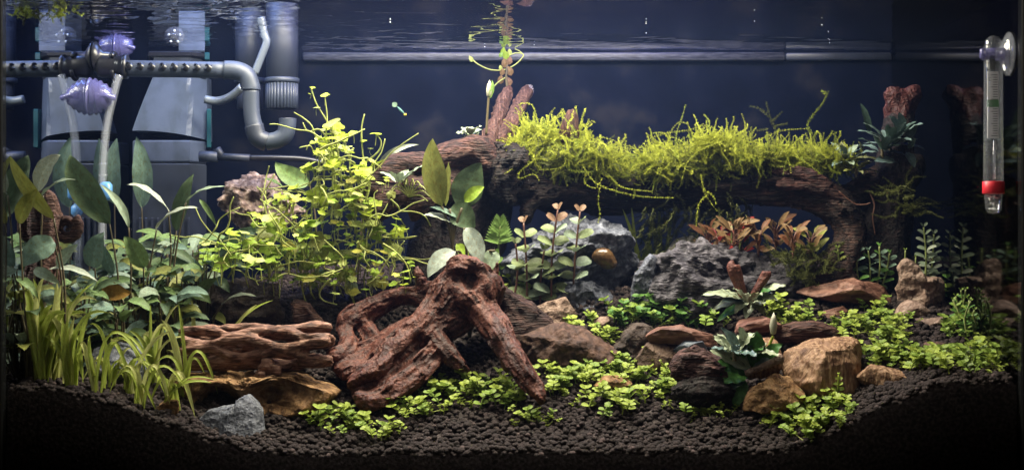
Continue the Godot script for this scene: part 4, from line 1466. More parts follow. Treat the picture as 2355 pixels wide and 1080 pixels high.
	ball(kn, kc + Vector3(-0.003, -0.005, 0.002), Vector3(0.0036, 0.0036, 0.0034), 0.5, 5.0)
	put(kn, "knot", M["cactus_wood"], ch)


# ---------------------------------------------------------------- plants on the left
const F := Vector3(0.0, 0.25, 1.0)
const E := Vector3(0.0, 1.0, 0.35)


# spec: [base x, base y, tip x, tip y, depth, width px, facing, material, bend x, bend y, foot x] - foot: where its stalk enters the soil (0: none)
func crypt(th: Node3D, specs: Array) -> void:
	for s in specs:
		var d: float = s[4]
		var k := sc(d)
		var b := at(s[0], s[1], d)
		var t := at(s[2], s[3], d - 0.02)
		var face: Vector3 = F if s[6] == 0 else (E if s[6] == 1 else Vector3(0.75, 0.4, 0.75))
		leaf(th, b, t, s[5] * k * 0.92, face, M[s[7]], Vector3(s[8] * 1.5, -s[9] * 1.3, 0) * k + Vector3(0, 0.001, 0.007), 0, 0.04, 0.3)
		if s[10] > 0:
			var f := gat(s[10], d + 0.02, -0.004)
			stem(th, [b + (t - b) * 0.02, b.lerp(f, 0.3) + (b - t) * 0.14, b.lerp(f, 0.65) + (b - t) * 0.12 + Vector3(0.002 * sin(b.x * 900.0), 0, 0.002), f], 0.0005, 0.0009, M["stem_brown"], "stalk")


func left_plants() -> void:
	var g := "broad leaved crypts on the left"
	var th := thing("crypt_plant", "tall crypt with a big dark upright leaf before the glass pipe", "aquarium plant", gat(262, 0.28), g)
	crypt(th, [[252, 515, 160, 356, 0.30, 74, 0, "crypt_dark", -18, -10, 268], [296, 524, 229, 424, 0.28, 25, 2, "crypt_pale", 14, -8, 280], [216, 616, 238, 534, 0.30, 54, 0, "crypt_teal", -8, 0, 250], [258, 630, 235, 562, 0.33, 30, 0, "crypt_teal", 0, 0, 262], [330, 616, 284, 543, 0.29, 48, 0, "crypt_green", 10, 0, 300], [250, 640, 215, 690, 0.26, 26, 2, "crypt_green", 0, -10, 262], [235, 660, 300, 672, 0.24, 46, 0, "crypt_brown", 0, 12, 262], [285, 694, 350, 722, 0.22, 38, 1, "crypt_green", 5, -16, 268], [150, 690, 226, 672, 0.21, 30, 1, "crypt_green", 0, -12, 250]])
	th = thing("crypt_plant", "crypt with one long olive leaf slanting across the far left", "aquarium plant", gat(140, 0.10), g)
	crypt(th, [[124, 504, 20, 356, 0.045, 36, 0, "crypt_olive", -10, 4, 150], [42, 514, 84, 434, 0.04, 42, 0, "crypt_olive", 0, 0, 90], [86, 440, 138, 356, 0.10, 46, 0, "crypt_grey", -6, -14, 0], [96, 450, 172, 412, 0.12, 30, 1, "crypt_pale", -4, -10, 120], [126, 560, 52, 612, 0.10, 66, 0, "crypt_teal", 0, -14, 140], [130, 614, 176, 563, 0.16, 32, 0, "crypt_pale", 0, 0, 140], [112, 618, 224, 646, 0.16, 32, 1, "crypt_grey", 4, -14, 140], [76, 622, 138, 656, 0.12, 28, 0, "crypt_pale", 0, -10, 120], [40, 640, 90, 690, 0.06, 30, 1, "crypt_green", 0, -14, 80]])
	th = thing("crypt_plant", "crypt with pale arching leaves before the filter's dark body", "aquarium plant", gat(362, 0.34), g)
	crypt(th, [[388, 486, 290, 424, 0.34, 32, 1, "crypt_grey", 2, -22, 355], [357, 530, 456, 478, 0.30, 32, 1, "crypt_grey", -8, -20, 350], [404, 532, 444, 400, 0.40, 40, 0, "crypt_dark", -4, -4, 380], [425, 466, 516, 428, 0.36, 24, 1, "crypt_pale", -6, -10, 400], [458, 458, 497, 520, 0.36, 14, 0, "crypt_green", 4, -4, 0], [357, 668, 436, 608, 0.30, 30, 1, "crypt_green", -6, -14, 350], [340, 600, 400, 560, 0.36, 18, 1, "crypt_pale", 0, -12, 360]])
	th = thing("crypt_plant", "tall rounded leaf against the filter and a second added as its reflection", "aquarium plant", gat(325, 0.72), g)
	crypt(th, [[325, 478, 312, 314, 0.74, 52, 0, "crypt_teal", 16, 0, 326], [262, 470, 268, 318, 0.78, 50, 0, "crypt_teal", -8, 0, 270]])  # second leaf is added, standing in for the first one mirrored in the glass
	th = thing("crypt_plant", "crypt with a long pale leaf slanting up towards the pink rock", "aquarium plant", gat(492, 0.46), g)
	crypt(th, [[488, 614, 606, 522, 0.46, 46, 2, "crypt_teal", -14, -16, 480], [470, 660, 440, 590, 0.44, 34, 0, "crypt_teal", 0, 0, 478], [508, 702, 592, 682, 0.36, 24, 1, "crypt_grey", -4, -16, 490], [430, 700, 395, 650, 0.36, 36, 0, "crypt_olive", 0, 0, 440], [446, 690, 500, 640, 0.40, 30, 2, "crypt_green", -6, -6, 450], [400, 720, 460, 705, 0.34, 26, 1, "crypt_pale", 0, -10, 420]])
	th = thing("crypt_plant", "broad green leaf standing alone left of the pennywort crown", "aquarium plant", gat(712, 0.62), g)
	crypt(th, [[712, 420, 632, 372, 0.66, 50, 0, "crypt_green", -6, 16, 716], [662, 448, 606, 412, 0.68, 26, 1, "crypt_green", 4, -10, 700], [862, 396, 963, 332, 0.58, 17, 2, "crypt_grey", -14, -18, 820]])
	# low undergrowth of young crypts
	var r := RandomNumberGenerator.new()
	r.seed = 31
	var under := [[60, 0.10, "young crypt in the leaf litter next to the far left glass"], [180, 0.24, "young crypt under the orange brown leaf"], [250, 0.40, "young crypt behind the dull grey stone"], [330, 0.32, "young crypt right of the dull grey stone"], [410, 0.36, "young crypt left of the cholla log's end"], [470, 0.42, "young crypt before the dark brown rock wall"], [300, 0.55, "young crypt deep behind the tall crypts"], [400, 0.58, "young crypt in the shade below the filter"], [200, 0.5, "young crypt at the foot of the glass pipe"], [130, 0.30, "young crypt under the ramshorn snail"], [360, 0.46, "young crypt between the grey stone and the filter"], [440, 0.5, "young crypt behind the left end of the cholla log"], [90, 0.16, "young crypt beside the mossy root"], [220, 0.32, "young crypt just behind the orange brown leaf"], [280, 0.22, "young crypt close behind the dull grey stone"], [160, 0.36, "young crypt rising behind the ramshorn snail"], [380, 0.28, "young crypt before the pale arching leaves"], [320, 0.44, "young crypt between the tall crypt stalks"]]
	for u in under:
		var c := gat(u[0], u[1], 0.0)
		th = thing("young_crypt", u[2], "aquarium plant", c, "young crypts on the left")
		for i in 22:
			var a := r.randf() * TAU
			var h := r.randf_range(0.005, 0.050)
			var out := Vector3(cos(a), 0, sin(a))
			if (c + out * 0.03).x < -0.297:
				out.x = -out.x
			var b := c + out * r.randf_range(0.003, 0.009) + Vector3(0, h, 0)
			var t := b + out * r.randf_range(0.014, 0.026) + Vector3(0, r.randf_range(-0.008, 0.008), 0)
			var ms := ["crypt_green", "crypt_dark", "crypt_teal", "crypt_olive", "crypt_green", "crypt_pale", "crypt_dark"]
			leaf(th, b, t, r.randf_range(0.006, 0.011), Vector3(0, 1, r.randf_range(0.3, 1.2)), M[ms[r.randi() % 7]], Vector3(0, 0.006, 0), 0, 0.03)
			stem(th, [c - Vector3(0, 0.003, 0), c.lerp(b, 0.6) + out * 0.001, b], 0.0007, 0.0005, M["stem_brown"], "stalk", 5)
	# strap leaved grass: [x, depth, label, blades: [tip x, tip y, width px, lift px]]
	var tufts := [
		[96, 0.06, "upright clump of broad yellow green straps at the far left", [[42, 650, 18, 60], [58, 660, 22, 20], [120, 700, 22, 40], [100, 640, 16, 60], [150, 720, 18, 60], [190, 800, 16, 90], [30, 720, 16, 60], [60, 700, 24, 40], [170, 690, 16, 20], [140, 655, 20, 30], [34, 800, 14, 40], [110, 745, 26, 30]]],
		[128, 0.10, "strap grass clump behind the far left one", [[75, 640, 12, 30], [130, 650, 22, 20], [175, 700, 15, 60], [200, 720, 12, 60], [222, 690, 12, 80], [90, 730, 18, 20], [185, 860, 16, 110], [60, 760, 14, 60], [40, 690, 14, 60], [215, 650, 10, 40]]],
		[160, 0.06, "dense strap tuft with tips bending to the grey stone", [[190, 880, 13, 90], [195, 760, 14, 60], [120, 860, 13, 60], [210, 730, 13, 60], [250, 720, 10, 70], [110, 720, 16, 30], [70, 780, 14, 60], [150, 700, 18, 10], [170, 730, 16, 10]]],
		[255, 0.09, "small arching strap tuft in front of the dull grey stone", [[186, 880, 12, 70], [308, 930, 12, 70], [334, 925, 12, 90], [300, 800, 8, 30], [205, 745, 8, 50], [290, 860, 10, 40], [220, 830, 8, 40]]],
		[300, 0.09, "strap tuft spreading right of the dull grey stone", [[330, 920, 13, 80], [315, 905, 10, 60], [355, 870, 12, 70], [265, 850, 10, 50], [380, 910, 9, 90], [350, 820, 12, 40], [395, 760, 11, 30]]],
		[386, 0.06, "strap tuft arching beside the ochre slab", [[345, 925, 13, 70], [448, 960, 15, 110], [416, 960, 13, 80], [486, 880, 15, 30], [420, 890, 11, 50], [360, 880, 10, 50], [500, 875, 9, 40]]],
		[352, 0.16, "loose strap tuft with one blade curling over the grey stone", [[240, 790, 11, 60], [160, 800, 9, 90], [410, 700, 8, 40], [404, 820, 13, 120], [330, 770, 12, 30], [425, 775, 12, 40], [296, 760, 10, 30], [345, 700, 9, 20]]],
		[430, 0.30, "sparse strap tuft left of the cholla log", [[345, 690, 9, 50], [405, 800, 10, 120], [388, 720, 10, 20], [365, 770, 11, 50], [330, 740, 9, 40], [440, 690, 10, 10]]],
		[320, 0.045, "low arching tuft nearest the front glass on the left", [[250, 905, 12, 80], [390, 930, 13, 110], [430, 900, 11, 90], [300, 840, 9, 30], [270, 860, 10, 60], [360, 950, 11, 70]]],
		[225, 0.05, "arching tuft hiding the left end of the dull grey stone", [[150, 880, 13, 90], [300, 880, 13, 120], [270, 790, 10, 40], [180, 800, 12, 60], [340, 850, 11, 130], [205, 770, 9, 20]]],
		[420, 0.13, "long bladed tuft bending over the ochre slab's left end", [[340, 800, 10, 120], [500, 905, 12, 120], [470, 860, 10, 70], [370, 735, 9, 40], [410, 700, 8, 20], [330, 880, 11, 90]]],
		[500, 0.27, "pair of straps rising behind the cholla log", [[628, 690, 11, 30], [590, 700, 9, 24]]],
	]
	for t in tufts:
		var d: float = t[1]
		var base := gat(t[0], d, -0.001)
		th = thing("strap_tuft", t[2], "aquarium grass", base, "strap grass tufts")
		var i := 0
		for b in t[3]:
			var k := sc(d)
			var dz := r.randf_range(-0.5, 0.5) * 0.03
			var tip := at(b[0], b[1], clampf(d + dz, 0.012, 0.9))
			var st := base + Vector3(r.randf_range(-0.004, 0.004), 0, r.randf_range(-0.003, 0.003))
			var side := Vector3(0, 1.0, 0.5) if absf(tip.x - st.x) > 0.7 * absf(tip.y - st.y) else Vector3(0.35 * signf(st.x - tip.x), 0.3, 1.0)
			leaf(th, st, tip, b[2] * k * 1.1, side, M["strap_green" if (i * 7 + int(t[0])) % 3 else "strap_pale"], Vector3((st.x - tip.x) * 0.25 + r.randf_range(-0.003, 0.003), b[3] * k * 1.7, r.randf_range(0, 0.010)), 1, 0.01, 0.35, "blade")
			i += 1
	pennywort()


func pennywort() -> void:
	var r := RandomNumberGenerator.new()
	r.seed = 71
	# leaf with a lobed rim and its stalk, one unit across
	var ml := []
	for v in 4:
		var mb := MB.new()
		var seg := 25
		var c := mb.add(Vector3.ZERO, Vector2(0.5, 0.5))
		for ringi in 3:
			var rr := [0.18, 0.36, 0.5][ringi] as float
			for k in seg:
				var a := TAU * k / seg
				var lobe := 1.0 + 0.12 * cos(a * 5.0 + 0.4) * (rr * 2.0) - 0.55 * exp(-pow((a - PI) * 4.5, 2.0))
				var y := 0.10 * rr * rr * 4.0 * (1.0 if v % 2 else -0.8) + 0.04 * sin(a * 3.0 + v * 2.0) * rr * 2.0
				mb.add(Vector3(cos(a) * rr * lobe, y, sin(a) * rr * lobe), Vector2(0.5 + 0.3 * rr * cos(a * 5.0), 0.5 + rr))
		for k in seg:
			var k2 := (k + 1) % seg
			mb.tri(c, 1 + k, 1 + k2)
			for ringi in 2:
				var q := 1 + ringi * seg
				mb.quad(q + k, q + seg + k, q + seg + k2, q + k2)
		ml.append(mb.mesh(Vector3.ZERO))
	var ms := []
	for v in 4:
		var mb := MB.new()
		var b1 := Vector3(r.randf_range(-0.3, 0.3), -0.6, r.randf_range(-0.3, 0.3))
		var e := Vector3(r.randf_range(-0.5, 0.5), -1.35, r.randf_range(-0.4, 0.4))
		tube(mb, curve([Vector4(0, 0, 0, 0.035), Vector4(b1.x, b1.y, b1.z, 0.04), Vector4(e.x, e.y, e.z, 0.045)], 4), 5)
		ms.append(mb.mesh(Vector3.ZERO))
	var blobs := [[725, 520, 150, 95, 0.44, 74], [640, 545, 80, 60, 0.40, 24], [770, 405, 75, 75, 0.46, 42], [762, 330, 42, 50, 0.46, 16], [860, 545, 70, 75, 0.42, 26], [560, 580, 80, 50, 0.36, 18], [850, 430, 60, 60, 0.44, 18], [700, 610, 120, 45, 0.42, 36], [900, 620, 50, 40, 0.36, 10], [815, 620, 60, 50, 0.40, 16], [500, 570, 50, 50, 0.34, 9]]
	var names := ["bushy yellow green pennywort filling the left middle of the tank", "bright pennywort shoots over the left of the bush", "pennywort column climbing from the top of the bush", "topmost pennywort tuft below the curling tips", "pennywort shoots spreading right towards the dark roots", "low pennywort leaves over the crypts on the left", "pennywort sprays beside the left end of the long log", "pennywort leaves hanging under the bush", "small pennywort sprig near the grey pointed leaves", "pennywort trailing above the red driftwood loop", "single pennywort sprays left of the pink rock's foot"]
	var n := 0
	for bi in blobs.size():
		var b: Array = blobs[bi]
		var th := thing("pennywort", names[bi], "aquarium plant", at(b[0], b[1] + b[3], b[4]), "pennywort shoots")
		for i in int(b[5] * 1.75):
			var a := r.randf() * TAU
			var q := sqrt(r.randf())
			var d: float = b[4] + r.randf_range(-0.07, 0.07)
			var px: float = b[0] + cos(a) * q * b[2]
			var py: float = b[1] + sin(a) * q * b[3]
			var p := at(px, py, d)
			var s: float = lerpf(12.0, 42.0, pow(r.randf(), 1.4)) * sc(d)
			var up := Vector3(r.randf_range(-0.45, 0.45), 1.0, r.randf_range(-0.1, 0.75))
			if r.randf() < 0.16:
				up = Vector3(r.randf_range(-0.5, 0.5), 0.35, 1.0)
			up = up.normalized()
			var xa := up.cross(Vector3(cos(a), 0.1, sin(a))).normalized()
			var bs := Basis(xa, up, xa.cross(up)) * s
			var hi := (py - 330.0) / 320.0 + r.randf_range(-0.3, 0.3)
			var mr := r.randf()
			var mat: Material = M["penny_pale"] if mr < 0.12 else M["penny_yellow"] if mr < 0.19 else M["penny_old"] if mr < 0.29 else (M["penny_bright"] if hi < 0.55 else M["penny_mid"])
			inst(ml[n % 4], "leaf", mat, th, Transform3D(bs, p))
			inst(ms[(n * 3 + 1) % 4], "stalk", M["penny_stem"], th, Transform3D(Basis(Vector3.UP, a) * s * r.randf_range(0.7, 1.3), p))
			n += 1
		# runners
		for i in maxi(4, int(b[5]) / 3):
			var pts := []
			var px: float = b[0] + r.randf_range(-0.8, 0.8) * b[2]
			var py: float = b[1] + r.randf_range(-0.6, 0.8) * b[3]
			var dx := r.randf_range(-26, 26)
			var dy := r.randf_range(-22, 12)
			var d: float = b[4] - r.randf_range(-0.05, 0.09)
			for k in 6:
				pts.append(at(px, py, d))
				px += dx + r.randf_range(-12, 12)
				py += dy + r.randf_range(-12, 12)
				d += r.randf_range(-0.012, 0.012)
			stem(th, pts, r.randf_range(0.0004, 0.00085), 0.0004, M["penny_stem"], "runner", 5)
	# the loose tips that stand out against the dark back
	var tips := [
		[[[785, 420], [775, 340], [758, 290], [728, 240], [716, 205]], 0.46, [[718, 200, 14], [747, 220, 22], [728, 246, 18], [712, 216, 10]], "highest curling pennywort tip with small leaves"],
		[[[770, 360], [750, 310], [752, 270], [747, 226]], 0.46, [[756, 306, 26], [742, 300, 20]], "short pennywort tip beside the highest one"],
		[[[760, 330], [735, 298], [708, 302], [696, 282]], 0.45, [], "pennywort runner curling up at the left"],
		[[[775, 345], [742, 326], [712, 332], [704, 345]], 0.45, [[764, 340, 24]], "pennywort runner drooping at the left"],
		[[[850, 430], [836, 370], [831, 300], [838, 262]], 0.45, [[836, 325, 18], [836, 362, 22], [812, 306, 22]], "thin pennywort shoot standing straight before the back"],
		[[[830, 380], [868, 350], [876, 325], [864, 308]], 0.45, [[864, 305, 28], [852, 342, 14]], "pennywort shoot looping up to a flat leaf"],
		[[[880, 560], [910, 580], [935, 610], [945, 650]], 0.33, [[956, 636, 16], [930, 655, 22]], "thick pale pennywort runner reaching the red stump"],
		[[[760, 640], [735, 670], [742, 690], [775, 700]], 0.36, [[770, 672, 26]], "pennywort runner dangling above the cholla log"],
		[[[880, 545], [920, 548], [955, 543]], 0.36, [[930, 528, 22]], "pennywort runner lying across the dark legs"],
	]
	for t in tips:
		var pts := []
		for p in t[0]:
			pts.append(at(p[0], p[1], t[1]))
		var th := thing("pennywort_tip", t[3], "aquarium plant", pts[0], "pennywort shoots")
		stem(th, pts, 0.0007, 0.0004, M["penny_stem"], "runner", 6)
		for l in t[2]:
			var s: float = l[2] * sc(t[1])
			var up := Vector3(r.randf_range(-0.2, 0.2), 1.0, r.randf_range(0.05, 0.5)).normalized()
			var xa := up.cross(Vector3(r.randf_range(-1, 1), 0, 1)).normalized()
			inst(ml[n % 4], "leaf", M["penny_bright" if n % 3 else "penny_pale"], th, Transform3D(Basis(xa, up, xa.cross(up)) * s, at(l[0], l[1], t[1])))
			n += 1
			inst(ms[n % 4], "stalk", M["penny_stem"], th, Transform3D(Basis(Vector3.UP, n * 1.1) * s * 0.8, at(l[0], l[1], t[1])))


# ---------------------------------------------------------------- plants in the middle
func rosette(th: Node3D, c: Vector3, n: int, len0: float, len1: float, w: float, mats: Array, r: RandomNumberGenerator, flat_ := 0.5, prof := 2, wave := 0.06) -> void:
	for i in n:
		var a := TAU * i / n * 2.4 + r.randf_range(-0.3, 0.3)
		var up := r.randf_range(0.05, 1.0)
		var dir := Vector3(cos(a), up * (1.0 - flat_) * 1.6 + r.randf_range(-0.2, 0.1), sin(a)).normalized()
		var l := r.randf_range(len0, len1)
		var b := c + dir * l * 0.14
		var t := c + dir * l + Vector3(0, -0.18 * l * (1.0 - up), 0)
		leaf(th, b, t, w * r.randf_range(0.75, 1.15), Vector3(-cos(a) * 0.3, 1.0, 0.35 - sin(a) * 0.2), M[mats[r.randi() % mats.size()]], Vector3(0, 0.16 * l, 0), prof, wave, 0.2)
	stem(th, [c - Vector3(0, 0.004, 0), c, c + Vector3(0, 0.003, 0)], 0.0014, 0.001, M["stem_brown"], "crown_stem")


func stem_plant(th: Node3D, b: Vector3, t: Vector3, pairs: int, l: float, w: float, mats: Array, top: String, r: RandomNumberGenerator, stem_mat: String, from := 0.12) -> void:
	var mid := b.lerp(t, 0.5) + Vector3(r.randf_range(-0.003, 0.003), 0, r.randf_range(-0.002, 0.002))
	stem(th, [b - Vector3(0, 0.004, 0), mid, t], 0.0008, 0.0006, M[stem_mat], "stem", 8)
	var ax := (t - b).normalized()
	for i in pairs:
		var u := lerpf(from, 1.0, float(i) / maxf(1, pairs - 1))
		var c := b * (1 - u) * (1 - u) + (mid * 2.0 - (b + t) / 2.0) * 2.0 * u * (1 - u) + t * u * u
		var a := (0.9 if i % 2 else -0.2) + r.randf_range(-0.35, 0.35)
		var small := 1.0 - 0.55 * pow(u, 4.0)
		for s in [0.0, PI]:
			var dir := Vector3(cos(a + s), 0.25 + 0.8 * pow(u, 5.0), sin(a + s)).normalized()
			var ll := l * small * r.randf_range(0.85, 1.1)
			var m: String = top if u > 0.86 else mats[r.randi() % mats.size()]
			leaf(th, c + dir * 0.0006, c + dir * ll, w * small, (ax + Vector3(0, 0, 0.75) - dir * 0.2).normalized(), M[m], ax * ll * 0.12, 3 if w > l * 0.4 else 2, 0.015, 0.2)


func middle_plants() -> void:
	var r := RandomNumberGenerator.new()
	r.seed = 51
	# the large pale leaved plant before the log
	var th := thing("sword_plant", "plant with a tall olive leaf growing before the knotted log end", "aquarium plant", gat(1030, 0.42))
	var k := sc(0.42)
	leaf(th, at(1016, 474, 0.42), at(995, 318, 0.41), 56 * k, Vector3(0.1, 0.2, 1), M["crypt_olive"], Vector3(-18, 6, 10) * k, 0, 0.03, 0.3)
	leaf(th, at(1024, 474, 0.43), at(1032, 372, 0.42), 34 * k, Vector3(-0.8, 0.1, 0.6), M["crypt_olive"], Vector3(6, 0, 8) * k, 0, 0.03, 0.3)
	leaf(th, at(1062, 478, 0.44), at(1106, 374, 0.43), 74 * k, Vector3(0.2, 0.5, 1), M["crypt_dark"], Vector3(-10, 6, 0) * k, 0, 0.03, 0.25)
	leaf(th, at(1068, 464, 0.42), at(1114, 430, 0.41), 30 * k, Vector3(0.2, 0.6, 1), M["penny_mid"], Vector3(0, 8, 0) * k, 0, 0.03, 0.25)
	leaf(th, at(1042, 512, 0.42), at(973, 494, 0.40), 26 * k, Vector3(0, 1, 0.6), M["crypt_grey"], Vector3(0, 10, 0) * k, 0, 0.03, 0.25)
	leaf(th, at(1050, 500, 0.42), at(988, 476, 0.41), 20 * k, Vector3(0, 1, 0.6), M["crypt_teal"], Vector3(0, 8, 0) * k, 0, 0.03, 0.25)
	leaf(th, at(1034, 480, 0.43), at(1090, 530, 0.42), 60 * k, Vector3(-0.3, 0.6, 1), M["crypt_dark"], Vector3(4, 14, 0) * k, 0, 0.03, 0.25)
	for e in [[1016, 474], [1062, 478], [1042, 512], [1034, 480]]:
		stem(th, [at(e[0], e[1], 0.42), at(1040, 560, 0.42), gat(1040, 0.44)], 0.0009, 0.0012, M["stem_brown"], "stalk")
	th = thing("sword_plant", "plant with three silvery leaves hanging over the red stump", "aquarium plant", gat(1080, 0.36))
	k = sc(0.33)
	leaf(th, at(1068, 524, 0.34), at(1106, 614, 0.30), 44 * k, Vector3(-0.35, 0.5, 0.9), M["crypt_silver"], Vector3(16, 8, 8) * k, 0, 0.035, 0.2)
	leaf(th, at(1048, 578, 0.34), at(984, 638, 0.30), 42 * k, Vector3(0.3, 0.8, 0.8), M["crypt_silver"], Vector3(-14, 18, 8) * k, 0, 0.03, 0.2)
	leaf(th, at(1138, 576, 0.35), at(1112, 630, 0.33), 40 * k, Vector3(0, 0.5, 1), M["crypt_pale"], Vector3(6, 8, 0) * k, 0, 0.03, 0.2)
	leaf(th, at(1050, 560, 0.37), at(1078, 600, 0.36), 26 * k, Vector3(0, 0.8, 1), M["penny_mid"], Vector3(0, 4, 0) * k, 0, 0.03, 0.2)
	for e in [[1068, 524], [1048, 578], [1138, 576]]:
		stem(th, [at(e[0], e[1], 0.34), at(lerpf(e[0], 1080, 0.5), 600, 0.36), gat(1080, 0.37)], 0.0009, 0.0011, M["stem_brown"], "stalk")
	# lacy fern leaf
	th = thing("lacy_fern", "light green lacy fern frond beside the black log leg", "aquarium plant", gat(1150, 0.55))
	stem(th, [gat(1150, 0.55), at(1146, 580, 0.54), at(1150, 520, 0.53)], 0.0009, 0.0005, M["stem_green"], "stem")
	for i in 12:
		var u := i / 11.0
		var c := at(1148 + 2 * u, 560 - 46 * u, 0.53)
		for s in [-1.0, 1.0]:
			var ang := lerpf(0.25, 1.2, u)
			leaf(th, c, c + Vector3(s * cos(ang), sin(ang), r.randf_range(-0.3, 0.3)) * 36 * sc(0.53) * (1.0 - 0.3 * u), 8 * sc(0.53), Vector3(0, 0.3, 1), M["fern_light"], Vector3(0, 0.001, 0), 2, 0.05, 0.2, "leaflet")
	for i in 7:
		var c := at(1140 + r.randf_range(-8, 14), 590 + i * 7, 0.52)
		leaf(th, c, c + Vector3(r.randf_range(-1, 1), 0.6, 0.4).normalized() * 0.007, 0.004, Vector3(0, 0.6, 1), M["fern_light"], Vector3.ZERO, 3, 0.02, 0.2)
	# opposite leaved stems before the lava rock
	var st := [[1212, 645, 1204, 512, 6, "grey green stem plant with a pinkish top, leftmost before the lava rock"], [1268, 655, 1283, 482, 8, "tallest grey green stem plant with a pink tip before the lava rock"], [1316, 655, 1334, 486, 7, "grey green stem plant nearest the brown snail"], [1178, 652, 1186, 560, 3, "short grey green stem at the edge of the lava rock"], [1242, 655, 1252, 575, 3, "low grey green stem between the tall ones"]]
	for s in st:
		var d := 0.455
		var b := gat(s[0], d)
		th = thing("stem_plant", s[5], "aquarium plant", b, "opposite leaved stems before the lava rock")
		stem_plant(th, b, at(s[2], s[3], d), s[4], 46 * sc(d), 34 * sc(d), ["bacopa", "bacopa", "crypt_pale"], "bacopa_pink" if s[4] > 4 else "bacopa", r, "stem_red")
	# pale green straps behind the rocks
	var bl := [[1475, 590, 0.62, "bright strap plant in the gap between the two rocks", [[1432, 480, 10], [1500, 560, 10], [1560, 590, 10], [1462, 560, 12], [1530, 575, 9], [1505, 510, 12], [1452, 470, 8], [1540, 600, 10], [1480, 600, 12]]], [1520, 590, 0.66, "pale strap plant further back in the gap", [[1516, 470, 12], [1500, 500, 12], [1545, 500, 10], [1470, 540, 10], [1590, 540, 9]]], [2060, 600, 0.60, "green upright straps before the black stump", [[2054, 515, 16], [2070, 530, 15], [2030, 585, 9], [2090, 590, 9]]]]
	for s in bl:
		var b := gat(s[0], s[2])
		th = thing("strap_plant", s[3], "aquarium grass", b)
		for e in s[4]:
			leaf(th, b + Vector3(r.randf_range(-0.003, 0.003), 0, 0), at(e[0], e[1], s[2] - 0.02), e[2] * sc(s[2]), Vector3(0.2, 0.4, 1), M["strap_green"], Vector3(0, 0.006, 0.002), 1, 0.01, 0.3, "blade")
	# white leaved epiphyte on the knotted end, and small one left
	th = thing("small_epiphyte", "whitish leaved small plant perched on the knotted log end", "aquarium plant", at(1080, 322, 0.55))
	rosette(th, at(1082, 312, 0.55), 11, 0.007, 0.013, 0.0075, ["bush_white", "bush_white", "crypt_pale"], r, 0.35, 0, 0.06)
	th = thing("small_epiphyte", "small plant with pale leaves on the left limb of the log", "aquarium plant", at(920, 425, 0.44))
	rosette(th, at(918, 424, 0.44), 9, 0.012, 0.022, 0.006, ["crypt_pale", "bush_olive", "crypt_pale"], r, 0.45, 2, 0.06)
	th = thing("small_epiphyte", "pale thread leaved plant with a flat leaf below the left limb", "aquarium plant", at(945, 450, 0.42))
	for i in 9:
		var a := -0.4 + i * 0.42
		stem(th, [at(940, 452, 0.43), at(940, 452, 0.43) + Vector3(cos(a), sin(a) + 0.5, 0.2) * 0.008, at(940, 452, 0.42) + Vector3(cos(a) * 0.014, sin(a) * 0.008, 0.004)], 0.0006, 0.0004, M["penny_stem"], "thread", 5)
	# the climbing sprig above the prongs, up to the surface
	th = thing("climbing_sprig", "thin yellowish sprig climbing from the prongs to the water surface", "aquarium plant", at(1168, 208, 0.84), "")
	var zd := 0.93
	stem(th, [at(1168, 208, 0.84), at(1164, 180, 0.9), at(1166, 150, zd), at(1160, 128, zd), at(1162, 116, zd)], 0.0010, 0.0006, M["stem_brown"], "stem")
	stem(th, [at(1166, 176, zd), at(1142, 192, 0.9), at(1128, 212, 0.86)], 0.0006, 0.0004, M["penny_stem"], "runner")
	stem(th, [at(1088, 138, zd), at(1100, 148, zd), at(1128, 160, zd), at(1160, 160, zd), at(1188, 146, zd), at(1204, 126, zd), at(1184, 122, zd), at(1160, 134, zd)], 0.0006, 0.0005, M["penny_stem"], "runner")
	stem(th, [at(1204, 126, zd), at(1196, 118, zd), at(1184, 112, zd)], 0.0005, 0.0004, M["penny_stem"], "runner")
	for e in [[1162, 146, 24, "rotala_tan"], [1150, 184, 22, "rotala_tan"], [1174, 188, 22, "bacopa_pink"], [1176, 164, 24, "rotala_tan"], [1154, 166, 18, "rotala_tan"], [1170, 140, 20, "bacopa_pink"], [1086, 136, 15, "penny_pale"], [1152, 156, 13, "penny_pale"], [1164, 128, 22, "penny_mid"], [1156, 118, 18, "penny_mid"], [1172, 120, 16, "penny_pale"], [1150, 126, 14, "fern_light"]]:
		var c := at(e[0], e[1], zd)
		leaf(th, c - Vector3(0, e[2] * 0.4 * sc(zd), 0), c + Vector3(r.randf_range(-0.5, 0.5), 0.5, 0.2) * e[2] * sc(zd), e[2] * 0.7 * sc(zd), Vector3(0.2, 0.3, 1), M[e[3]], Vector3(0, 0, 0.001), 0, 0.03)
	th = thing("flower_bud", "white bud on a thin stalk left of the prongs", "flower bud", at(1118, 300, 0.57))
	stem(th, [at(1118, 310, 0.57), at(1121, 260, 0.57), at(1124, 220, 0.57)], 0.0009, 0.0008, M["stem_brown"], "stalk")
	var mb := MB.new()
	lathe(mb, at(1124, 224, 0.57), Vector3(0.05, 1, 0), [[0, 0.0], [0.001, 0.0016], [0.005, 0.0022], [0.009, 0.0016], [0.0125, 0.0]], 12)
	put(mb, "bud", M["root_white"], th)
	leaf(th, at(1126, 226, 0.57), at(1132, 184, 0.56), 0.0045, Vector3(0.8, 0.2, 0.7), M["fern_light"], Vector3(0.001, 0, 0), 2, 0.03)
	moss()


